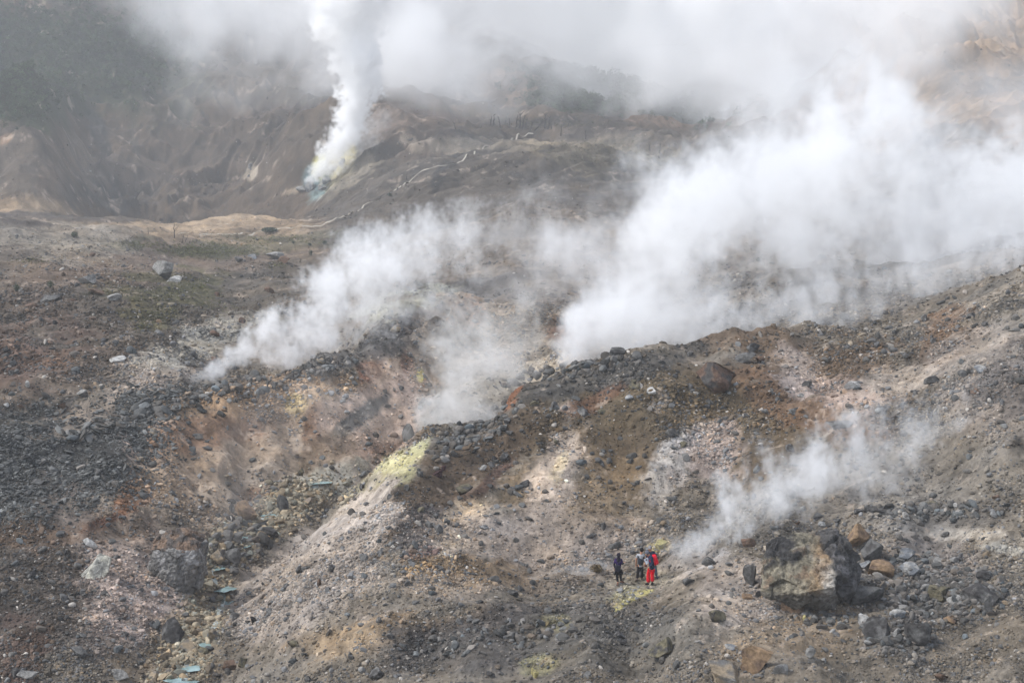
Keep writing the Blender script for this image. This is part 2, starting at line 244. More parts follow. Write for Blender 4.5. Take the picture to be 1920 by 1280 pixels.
# ------------------------------------------------------------------ ground colour: mineral patches, in albedo
def albedo(PX, PY, D, X, Y):
    K = .77
    # noise in conformal (bearing, log distance) space: the same grain at every distance
    AX, AY = 90 * X / D, 90 * np.log(D)
    wx = 34 * fbm(AX, AY, 7, 5, 1, .6); wy = 26 * fbm(AX, AY, 7, 5, 2, .6)
    qx, qy = PX + wx, PY + wy
    br = fbm(AX, AY, 2.6, 6, 6, .75)
    C = np.empty(PX.shape + (3,), np.float32); C[:] = srgb(118, 112, 104)
    def mix(m, col, k=1.0):
        m = np.clip(m * k, 0, 1)[..., None]
        C[:] = C * (1 - m) + np.asarray(col, np.float32) * m
    def band(v, a0, a1, b0, b1): return sstep(a0, a1, v) * (1 - sstep(b0, b1, v))
    # ---- broad zones
    mix(sstep(130, 150, D), srgb(112, 103, 94))
    mix(sstep(400, 440, D), srgb(92, 80, 68))
    mix(sstep(250, 300, D) * (1 - sstep(420, 440, D)) * (1 - sstep(560, 640, PX)), srgb(140, 124, 105))         # pale crater rim
    mix(sstep(280, 330, D) * sstep(560, 640, qx) * (1 - sstep(470, 520, D)), srgb(90, 84, 78))                      # path slope
    mix(sstep(300, 450, D) * sstep(1450, 1600, qx), srgb(140, 120, 100))                                          # right cliffs
    mix(band(D, 385, 405, 470, 500) * (1 - sstep(60, 130, qx)) * (1 - sstep(355, 385, PY)), srgb(92, 85, 79), .85)
    P_ = [  # cx, cy, rx, ry, angle(deg, image, ccw), colour, strength, breakup, softness, Dmin, Dmax
        # lower left
        (120, 620, 330, 130, 18, (104, 90, 80), .9, .3, .6, 100, 260),
        (90, 640, 200, 60, 20, (108, 86, 74), .9, .6, .5, 100, 260),
        (330, 560, 260, 80, 10, (96, 90, 82), .8, .6, .5, 100, 300),
        (300, 480, 300, 40, 5, (122, 104, 90), .7, .3, .5, 150, 300),
        (100, 440, 180, 30, -5, (140, 134, 124), .6, .5, .5, 180, 330),
        (60, 870, 300, 110, 10, (68, 67, 66), .95, .4, .4, 60, 130),
        (190, 800, 200, 60, 18, (70, 70, 70), .9, .4, .4, 60, 130),
        (430, 735, 190, 38, 16, (92, 90, 88), .9, .4, .4, 60, 128),
        (600, 672, 240, 30, 8, (104, 102, 101), .9, .4, .5, 60, 128),
        (520, 690, 70, 16, 0, (72, 72, 72), .9, .4, .5, 60, 128),
        (300, 700, 130, 45, 25, (138, 128, 122), .8, .6, .5, 90, 140),
        (250, 735, 170, 16, 20, (142, 130, 120), .7, .6, .5, 90, 140),
        (200, 780, 150, 18, 15, (136, 122, 108), .7, .6, .5, 90, 140),
        (380, 640, 130, 34, 22, (146, 143, 134), .8, .5, .5, 112, 160),
        (180, 1060, 160, 170, 0, (122, 108, 100), .8, .4, .5, 60, 100),
        (70, 1100, 110, 150, 0, (92, 84, 78), .9, .5, .5, 60, 100),
        (40, 1220, 60, 60, 0, (104, 84, 76), .8, .6, .5, 60, 100),
        (260, 1110, 120, 80, -20, (164, 146, 136), .9, .5, .5, 60, 100),
        (60, 1000, 90, 30, 0, (112, 94, 80), .8, .5, .4, 60, 100),
        (205, 975, 46, 14, 25, (116, 76, 56), .8, .4, .3, 60, 100),
        (245, 920, 30, 46, -25, (134, 94, 66), .85, .4, .4, 60, 104),
        (130, 1000, 120, 22, 5, (112, 92, 76), .6, .7, .4, 60, 104),
        (240, 830, 18, 45, 18, (158, 144, 138), .85, .5, .4, 60, 104),
        # left wall behind the stream
        (400, 870, 190, 110, 25, (156, 136, 116), .95, .2, .4, 92, 125),
        (470, 930, 150, 60, 20, (150, 136, 122), .95, .2, .4, 92, 125),
        (390, 800, 140, 36, 12, (148, 112, 84), .75, .4, .5, 92, 125),
        (560, 735, 220, 40, 4, (158, 130, 100), .95, .4, .5, 92, 125),
        (640, 742, 120, 26, 12, (176, 150, 118), .9, .4, .5, 92, 125),
        (583, 805, 26, 52, -8, (122, 84, 46), .9, .3, .4, 92, 125),
        (545, 755, 18, 16, 0, (170, 150, 96), .7, .6, .5, 92, 125),
        (690, 700, 30, 20, 20, (130, 74, 54), .85, .4, .4, 92, 130),
        (765, 680, 12, 26, 0, (140, 66, 46), .85, .3, .4, 92, 130),
        (760, 700, 80, 50, 0, (138, 118, 100), .7, .4, .5, 92, 130),
        (790, 705, 7, 12, 0, (186, 176, 60), .9, .2, .4, 92, 130),
        (690, 800, 110, 90, 30, (166, 147, 138), .95, .3, .5, 92, 125),
        (700, 770, 90, 40, 20, (160, 140, 128), .6, .6, .5, 92, 125),
        (668, 778, 60, 16, 35, (84, 88, 92), .9, .3, .4, 92, 125),
        (740, 860, 80, 30, 0, (126, 100, 86), .7, .4, .5, 92, 125),
        (500, 930, 60, 22, 0, (140, 104, 74), .7, .4, .5, 92, 125),
        (600, 860, 60, 50, 0, (124, 108, 90), .8, .4, .5, 92, 125),
        # stream bed
        (600, 900, 90, 30, 20, (160, 160, 152), .8, .4, .5, 80, 120),
        (500, 985, 90, 38, 30, (136, 124, 104), .8, .4, .5, 80, 120),
        (400, 1090, 60, 70, -20, (124, 114, 98), .8, .4, .5, 70, 120),
        (350, 1200, 70, 70, 0, (138, 122, 96), .8, .4, .5, 60, 120),
        (300, 1260, 120, 40, 0, (124, 112, 96), .8, .4, .5, 60, 120),
        # near right slope
        (1180, 780, 420, 130, -5, (104, 88, 66), .95, .35, .35, 60, 112),
        (900, 850, 130, 70, 30, (98, 82, 66), .95, .3, .4, 60, 112),
        (800, 930, 140, 60, 30, (102, 86, 70), .9, .4, .4, 60, 112),
        (1090, 930, 170, 60, 0, (132, 112, 84), .8, .4, .5, 60, 112),
        (1260, 750, 200, 60, 0, (106, 92, 70), .8, .5, .5, 60, 112),
        (1560, 690, 240, 60, -10, (110, 90, 72), .8, .5, .5, 60, 112),
        (1500, 760, 150, 40, -20, (116, 88, 66), .7, .5, .5, 60, 112),
        (1780, 640, 60, 50, 40, (124, 96, 72), .8, .5, .5, 60, 125),
        (1110, 705, 190, 30, 14, (90, 88, 86), .9, .4, .4, 60, 112),
        (880, 800, 90, 32, 30, (100, 96, 90), .8, .4, .4, 60, 112),
        (955, 740, 14, 40, -30, (140, 86, 48), .9, .3, .4, 60, 112),
        (1110, 755, 56, 13, 25, (122, 86, 64), .7, .4, .5, 60, 112),
        (750, 885, 46, 36, 40, (168, 165, 122), .95, .35, .35, 60, 112),
        (780, 850, 40, 12, 38, (176, 174, 128), .9, .3, .4, 60, 112),
        (700, 925, 60, 26, 40, (156, 150, 118), .7, .5, .5, 60, 112),
        (640, 1000, 170, 36, 38, (168, 158, 151), .95, .6, .5, 60, 112),
        (560, 1110, 160, 90, 20, (146, 136, 128), .9, .4, .5, 60, 112),
        (930, 895, 56, 12, 40, (98, 74, 66), .8, .5, .5, 60, 112),
        (880, 930, 56, 12, 35, (98, 76, 64), .7, .5, .5, 60, 112),
        (790, 980, 56, 34, 40, (82, 78, 82), .9, .4, .4, 60, 112),
        (800, 1030, 44, 16, 20, (110, 80, 84), .8, .5, .5, 60, 112),
        (850, 1005, 34, 60, -30, (186, 168, 140), .9, .5, .5, 60, 112),
        (885, 970, 24, 40, -30, (196, 172, 140), .8, .5, .5, 60, 112),
        (790, 1065, 40, 12, 10, (170, 140, 96), .7, .5, .5, 60, 112),
        (1050, 870, 44, 70, -10, (170, 156, 145), .85, .6, .6, 60, 112),
        (1050, 870, 16, 30, -10, (184, 170, 138), .7, .5, .5, 60, 112),
        (1260, 880, 40, 80, -20, (168, 166, 166), .85, .6, .6, 60, 112),
        (1330, 850, 60, 70, -10, (158, 142, 136), .7, .6, .6, 60, 112),
        (1500, 700, 50, 36, -40, (150, 140, 138), .8, .6, .6, 60, 112),
        (1590, 740, 60, 34, -20, (156, 140, 134), .8, .6, .6, 60, 112),
        (1690, 715, 60, 34, 0, (148, 138, 128), .8, .6, .6, 60, 112),
        (1850, 700, 120, 90, 30, (140, 132, 126), .8, .4, .6, 60, 112),
        (1880, 790, 80, 60, 0, (132, 124, 118), .8, .4, .6, 60, 112),
        (1950, 700, 140, 60, 30, (96, 90, 90), .6, .4, .6, 60, 112),
        (1000, 1010, 220, 60, 0, (146, 134, 125), .9, .3, .5, 60, 100),
        (950, 1080, 260, 26, 5, (140, 126, 112), .7, .5, .5, 60, 100),
        (860, 1060, 110, 24, -8, (136, 112, 80), .7, .5, .5, 60, 100),
        (760, 1180, 160, 24, 12, (142, 120, 92), .8, .5, .5, 60, 100),
        (640, 1210, 80, 30, 5, (150, 128, 98), .6, .5, .5, 60, 100),
        (960, 1190, 260, 50, 8, (94, 90, 88), .9, .3, .5, 60, 100),
        (900, 1160, 160, 24, 10, (88, 84, 84), .8, .3, .5, 60, 100),
        (1150, 1200, 160, 60, 0, (100, 97, 92), .8, .3, .5, 60, 100),
        (1190, 1120, 32, 5, 24, (180, 174, 104), .9, .4, .4, 60, 100),
        (1205, 1108, 26, 5, 12, (188, 180, 96), .8, .4, .4, 60, 100),
        (1165, 1132, 20, 5, 28, (178, 170, 96), .8, .4, .4, 60, 100),
        (1180, 1112, 36, 14, 20, (150, 146, 112), .7, .5, .5, 60, 100),
        (1200, 1080, 60, 14, 0, (160, 152, 132), .5, .6, .5, 60, 100),
        (1045, 1165, 20, 18, 0, (132, 128, 92), .6, .5, .5, 60, 100),
        (1010, 1240, 30, 18, 0, (142, 140, 100), .6, .5, .5, 60, 100),
        (1240, 1020, 24, 14, 0, (176, 162, 112), .8, .4, .5, 60, 100),
        (1320, 1040, 60, 20, 10, (150, 146, 146), .7, .5, .5, 60, 100),
        (1400, 1120, 100, 70, 0, (156, 144, 134), .9, .4, .5, 60, 100),
        (1480, 1200, 130, 44, 10, (142, 126, 106), .7, .5, .5, 60, 100),
        (1750, 1060, 120, 60, 0, (132, 124, 120), .7, .4, .5, 60, 100),
        (1780, 990, 150, 14, -4, (152, 146, 138), .8, .4, .5, 60, 100),
        (1880, 1020, 60, 10, -8, (150, 150, 146), .8, .4, .5, 60, 100),
        (1760, 1150, 120, 60, 20, (92, 90, 90), .8, .5, .5, 60, 100),
        (1850, 1180, 100, 80, 0, (122, 112, 98), .7, .5, .5, 60, 100),
        (1760, 960, 160, 26, 4, (110, 106, 103), .7, .5, .5, 60, 100),
        (1700, 900, 260, 60, 10, (128, 122, 114), .8, .3, .5, 60, 112),
        # middle distance
        (870, 545, 110, 28, 8, (84, 82, 82), .9, .3, .5, 120, 200),
        (760, 570, 80, 26, 20, (150, 152, 138), .7, .5, .5, 120, 200),
        (800, 620, 140, 40, 15, (104, 102, 102), .8, .4, .5, 118, 200),
        (760, 615, 60, 24, 15, (84, 82, 84), .8, .4, .5, 118, 200),
        (930, 620, 160, 80, 0, (150, 134, 116), .8, .4, .5, 118, 160),
        (880, 590, 40, 30, 0, (148, 112, 84), .7, .4, .5, 118, 160),
        (1000, 600, 50, 70, 0, (120, 108, 92), .8, .4, .5, 118, 160),
        (1090, 610, 60, 40, 20, (120, 84, 62), .8, .4, .5, 110, 150),
        (960, 720, 90, 40, 20, (160, 150, 134), .7, .4, .5, 104, 130),
        (1430, 520, 120, 40, 0, (112, 100, 84), .8, .4, .5, 130, 200),
        (1880, 425, 60, 20, 0, (98, 96, 82), .8, .4, .5, 150, 230),
        (1600, 540, 400, 60, 5, (118, 110, 100), .6, .4, .5, 120, 220),
        (400, 468, 110, 16, 3, (86, 84, 56), .9, .3, .4, 200, 310),
        (520, 445, 120, 14, 0, (102, 98, 74), .7, .4, .5, 230, 340),
        (250, 455, 60, 10, 5, (92, 90, 66), .7, .5, .5, 200, 320),
        (320, 540, 90, 24, 0, (94, 92, 58), .7, .8, .5, 130, 240),
        (300, 590, 60, 20, 0, (94, 92, 58), .6, .8, .5, 130, 240),
        (60, 400, 120, 12, 0, (96, 88, 84), .8, .4, .4, 200, 400),
        (130, 470, 90, 30, 0, (136, 128, 114), .5, .5, .5, 180, 300),
        # far
        (180, 405, 120, 12, 0, (96, 90, 82), .8, .3, .4, 300, 420),
        (90, 340, 24, 34, 0, (112, 96, 82), .7, .3, .4, 380, 450),
        (230, 340, 110, 44, 10, (72, 74, 76), .85, .5, .5, 430, 640),
        (190, 260, 20, 80, 25, (74, 76, 78), .8, .4, .5, 430, 640),
        (258, 270, 10, 40, 5, (66, 74, 74), .8, .4, .5, 430, 700),
        (160, 300, 60, 60, -30, (118, 106, 94), .6, .5, .5, 430, 640),
        (575, 398, 55, 16, 0, (84, 76, 68), .9, .3, .4, 380, 440),
        (100, 412, 130, 12, 0, (88, 80, 74), .8, .5, .4, 300, 396),
        (350, 260, 160, 100, 10, (96, 83, 73), .7, .5, .5, 430, 700),
        (110, 110, 260, 110, -10, (62, 70, 46), .95, .35, .5, 480, 1100),
        (30, 180, 130, 60, 0, (66, 74, 46), .9, .35, .5, 480, 1100),
        (260, 110, 120, 50, -10, (76, 80, 52), .6, .6, .5, 480, 1100),
        (468, 318, 8, 22, -10, (150, 140, 124), .7, 1.0, .4, 430, 700),
        (8, 258, 14, 9, 20, (140, 110, 84), .6, .4, .4, 400, 700),
        (620, 315, 52, 28, 45, (170, 166, 128), .8, .4, .4, 430, 560),
        (585, 340, 34, 26, 50, (96, 122, 130), .95, .4, .4, 430, 560),
        (596, 318, 16, 26, -10, (186, 184, 96), .8, .5, .4, 430, 560),
        (640, 295, 34, 18, 40, (178, 166, 104), .8, .5, .4, 430, 560),
        (545, 360, 30, 6, 10, (140, 126, 108), .8, .5, .4, 410, 560),
        (660, 330, 60, 12, 38, (140, 132, 116), .6, .7, .5, 430, 560),
        (700, 240, 60, 26, 30, (150, 140, 132), .4, .5, .5, 430, 600),
        (760, 235, 90, 60, 0, (108, 92, 82), .8, .4, .5, 430, 600),
        (765, 265, 26, 16, 0, (176, 160, 142), .7, .8, .4, 430, 600),
        (820, 335, 10, 30, -30, (62, 60, 60), .85, .2, .4, 350, 460),
        (840, 310, 18, 10, 0, (66, 64, 62), .8, .2, .4, 350, 460),
        (1010, 262, 200, 14, 3, (138, 126, 108), .7, .6, .5, 380, 480),
        (1120, 290, 130, 30, -10, (120, 110, 90), .7, .7, .5, 330, 480),
        (1080, 240, 140, 14, -3, (80, 72, 68), .8, .5, .5, 430, 620),
        (1100, 170, 150, 50, 0, (62, 72, 52), .95, .2, .3, 560, 1100),
        (1350, 180, 180, 60, 0, (58, 70, 58), .9, .2, .3, 560, 1100),
        (965, 165, 60, 34, 0, (140, 112, 92), .7, .4, .4, 560, 900),
        (1230, 225, 70, 16, 0, (130, 106, 88), .6, .5, .4, 430, 560),
        (1500, 210, 120, 60, 0, (122, 104, 96), .6, .5, .5, 400, 700),
        (1890, 230, 60, 50, 0, (150, 122, 96), .7, .5, .5, 330, 500),
        (1740, 165, 40, 14, 25, (180, 150, 116), .7, .6, .5, 330, 560),
        (1850, 260, 60, 16, -30, (90, 82, 66), .6, .7, .5, 300, 480),
    ]
    for cx, cy_, rx, ry, a, c, st, brk, soft, d0, d1 in P_:
        box = (np.abs(PX - cx) < 2.2 * max(rx, ry) + 70) & (np.abs(PY - cy_) < 2.2 * max(rx, ry) + 70) & (D > d0 - 4) & (D < d1 + 4)
        if not box.any(): continue
        ca, sa = math.cos(math.radians(a)), math.sin(math.radians(a))
        k = min(1.0, max(rx, ry) / 60)
        dx = PX[box] + wx[box] * k - cx; dy = -(PY[box] + wy[box] * k - cy_)
        uu = (dx * ca + dy * sa) / rx; vv = (-dx * sa + dy * ca) / ry
        r_ = np.sqrt(uu * uu + vv * vv) + brk * 2.0 * br[box]
        m = (1 - sstep(1 - soft * .6, 1 + soft * .6, r_)) * st * sstep(d0 - 3, d0 + 3, D[box]) * (1 - sstep(d1 - 3, d1 + 3, D[box]))
        m = m[..., None]
        c_ = srgb(*c); c_ = c_ * .78 + c_.mean() * .22
        C[box] = C[box] * (1 - m) + c_.astype(np.float32) * m
    fr = sstep(300, 420, D)[..., None] * (.5 * fbm(AX, AY, 3.2, 5, 15, .75) + .5 * fbm(AX * 3, AY * .8, 4, 4, 13, .7))[..., None]
    C *= 1 + .55 * fr
    # mineral mottling at several scales
    n1 = fbm(AX, AY, 1.6, 4, 8, .7); n2 = fbm(AX, AY, 6, 4, 12, .6); n3 = fbm(AX, AY, .5, 2, 14, .8)
    C *= (1 + .42 * n1 + .20 * n2 + .30 * n3)[..., None]
    warm = fbm(AX, AY, 2.6, 4, 3, .6)[..., None]
    C *= 1 + warm * np.array([.08, .01, -.10], np.float32)
    white = sstep(.33, .55, fbm(AX, AY, 1.1, 4, 5, .8))[..., None] * .45
    C[:] = C * (1 - white) + srgb(176, 164, 154).astype(np.float32) * white
    lm = C.mean(-1, keepdims=True); C = lm + (C - lm) * .98; C = C * (np.clip(lm, .005, 1) / .15) ** .36 * np.array([1.05, 1.0, .92], np.float32)
    return np.clip(C * K, .01, .85).astype(np.float32)

def nodes(mat):
    mat.use_nodes = True; t = mat.node_tree; t.nodes.clear(); return t
def rock_material(name, bump=0.35, scale=2.2, dist=0.25, spread=.5, rough=.92, attr=True, base=(.2, .2, .2)):
    """rock or earth: own colour from the mineral colour attribute, grain from 3-D noise"""
    m = bpy.data.materials.new(name); t = nodes(m); N = t.nodes.new; L = t.links.new
    out = N('ShaderNodeOutputMaterial'); b = N('ShaderNodeBsdfPrincipled'); b.inputs['Roughness'].default_value = rough
    b.inputs['Specular IOR Level'].default_value = 0.2
    g = N('ShaderNodeNewGeometry')
    if attr:
        a = N('ShaderNodeAttribute'); a.attribute_name = 'col'; csrc = a.outputs['Color']
    else:
        a = N('ShaderNodeRGB'); a.outputs[0].default_value = (*base, 1); csrc = a.outputs[0]
    n1 = N('ShaderNodeTexNoise'); n1.inputs['Scale'].default_value = scale; n1.inputs['Detail'].default_value = 5; n1.inputs['Roughness'].default_value = .75
    L(g.outputs['Position'], n1.inputs['Vector'])
    mr = N('ShaderNodeMapRange'); mr.inputs['From Min'].default_value = .3; mr.inputs['From Max'].default_value = .7
    mr.inputs['To Min'].default_value = 1 - spread; mr.inputs['To Max'].default_value = 1 + spread
    L(n1.outputs['Fac'], mr.inputs['Value'])
    mx = N('ShaderNodeVectorMath'); mx.operation = 'SCALE'; L(csrc, mx.inputs[0]); L(mr.outputs[0], mx.inputs['Scale'])
    L(mx.outputs[0], b.inputs['Base Color'])
    bp = N('ShaderNodeBump'); bp.inputs['Strength'].default_value = bump; bp.inputs['Distance'].default_value = dist
    L(n1.outputs['Fac'], bp.inputs['Height']); L(bp.outputs[0], b.inputs['Normal'])
    L(b.outputs[0], out.inputs['Surface'])
    return m
M_earth = rock_material('mineral_earth', bump=.55, scale=3.0, dist=.3, spread=.35)
COLS = albedo(PX, PY, D, X, Y)

verts = np.stack([X, Y, Z], -1).reshape(-1, 3)
idx = np.arange(NU * NV).reshape(NV, NU)
quads = np.stack([idx[:-1, :-1], idx[:-1, 1:], idx[1:, 1:], idx[1:, :-1]], -1)
def sub_terrain(name, r0, r1, label=None):
    q = quads[r0:r1].reshape(-1, 4); lo = idx[r0, 0]; hi = idx[r1, -1] + 1
    o = mesh_np(name, verts[lo:hi], q - lo, M_earth, smooth=True, color=COLS.reshape(-1, 3)[lo:hi])
    o['kind'] = 'structure'
    return o
r_mid = int(np.searchsorted(vs, math.log(300))); r_far = int(np.searchsorted(vs, math.log(470)))
ground_ob = sub_terrain('ground', 0, r_mid)
hill_ob = sub_terrain('hillside', r_mid, r_far)
wall_ob = sub_terrain('mountains', r_far, NV - 1)
# ------------------------------------------------------------------ rocks
from mathutils import noise as mn
RS = np.random.RandomState(11)
def ico(sub):
    bm = bmesh.new(); bmesh.ops.create_icosphere(bm, subdivisions=sub, radius=1)
    v = np.array([p.co[:] for p in bm.verts]); f = np.array([[q.index for q in p.verts] for p in bm.faces]); bm.free()
    return v, f
ICO = {k: ico(k) for k in (1, 2, 3, 4, 5)}
def cut_rock(rs, sub, cuts=10, dmin=.45, dmax=.85, jit=.0, rough=.0, rl=1.2):
    v, f = ICO[sub]; v = v.copy()
    for _ in range(cuts):
        n_ = rs.randn(3); n_ /= np.linalg.norm(n_); d = rs.uniform(dmin, dmax)
        s = v @ n_ - d; s = np.maximum(s, 0); v -= s[:, None] * n_
    if jit: v += rs.uniform(-jit, jit, v.shape)
    if rough:
        o_ = rs.uniform(-50, 50, 3)
        d = np.array([mn.fractal(Vector(p * rl + o_), .9, 2.1, 5) for p in v])
        rid = np.array([abs(mn.noise(Vector(p * rl * 2.3 + o_))) for p in v])
        v *= (1 + rough * d - rough * .8 * rid)[:, None]
    m = np.abs(v).max(0); return v / m, f
M_rock = rock_material('bare_rock', bump=.7, scale=5.0, dist=.12, spread=.55)
M_rub = rock_material('loose_rubble', bump=.3, scale=6.0, dist=.05, spread=.3)
def ground_n(x, y):
    h = .004 * y
    gx_ = (ground_z(x + h, y) - ground_z(x - h, y)) / (2 * h); gy_ = (ground_z(x, y + h) - ground_z(x, y - h)) / (2 * h)
    return Vector((-gx_, -gy_, 1)).normalized()
KC = {  # kinds of stone, albedo from the photo
    'dk': (64, 62, 61), 'gr': (98, 97, 95), 'lg': (138, 136, 132), 'pa': (176, 174, 170), 'br': (96, 80, 68), 'rb': (100, 80, 68),
    'tn': (140, 126, 106), 'or': (134, 112, 88), 'ye': (166, 156, 106), 'bl': (116, 119, 123), 'bk': (46, 44, 44), 'ol': (104, 98, 80)}
SEC = {'dk': 'gr', 'gr': 'dk', 'lg': 'gr', 'pa': 'lg', 'br': 'rb', 'rb': 'dk', 'tn': 'gr', 'or': 'br', 'ye': 'ol', 'bl': 'lg', 'bk': 'dk', 'ol': 'dk'}
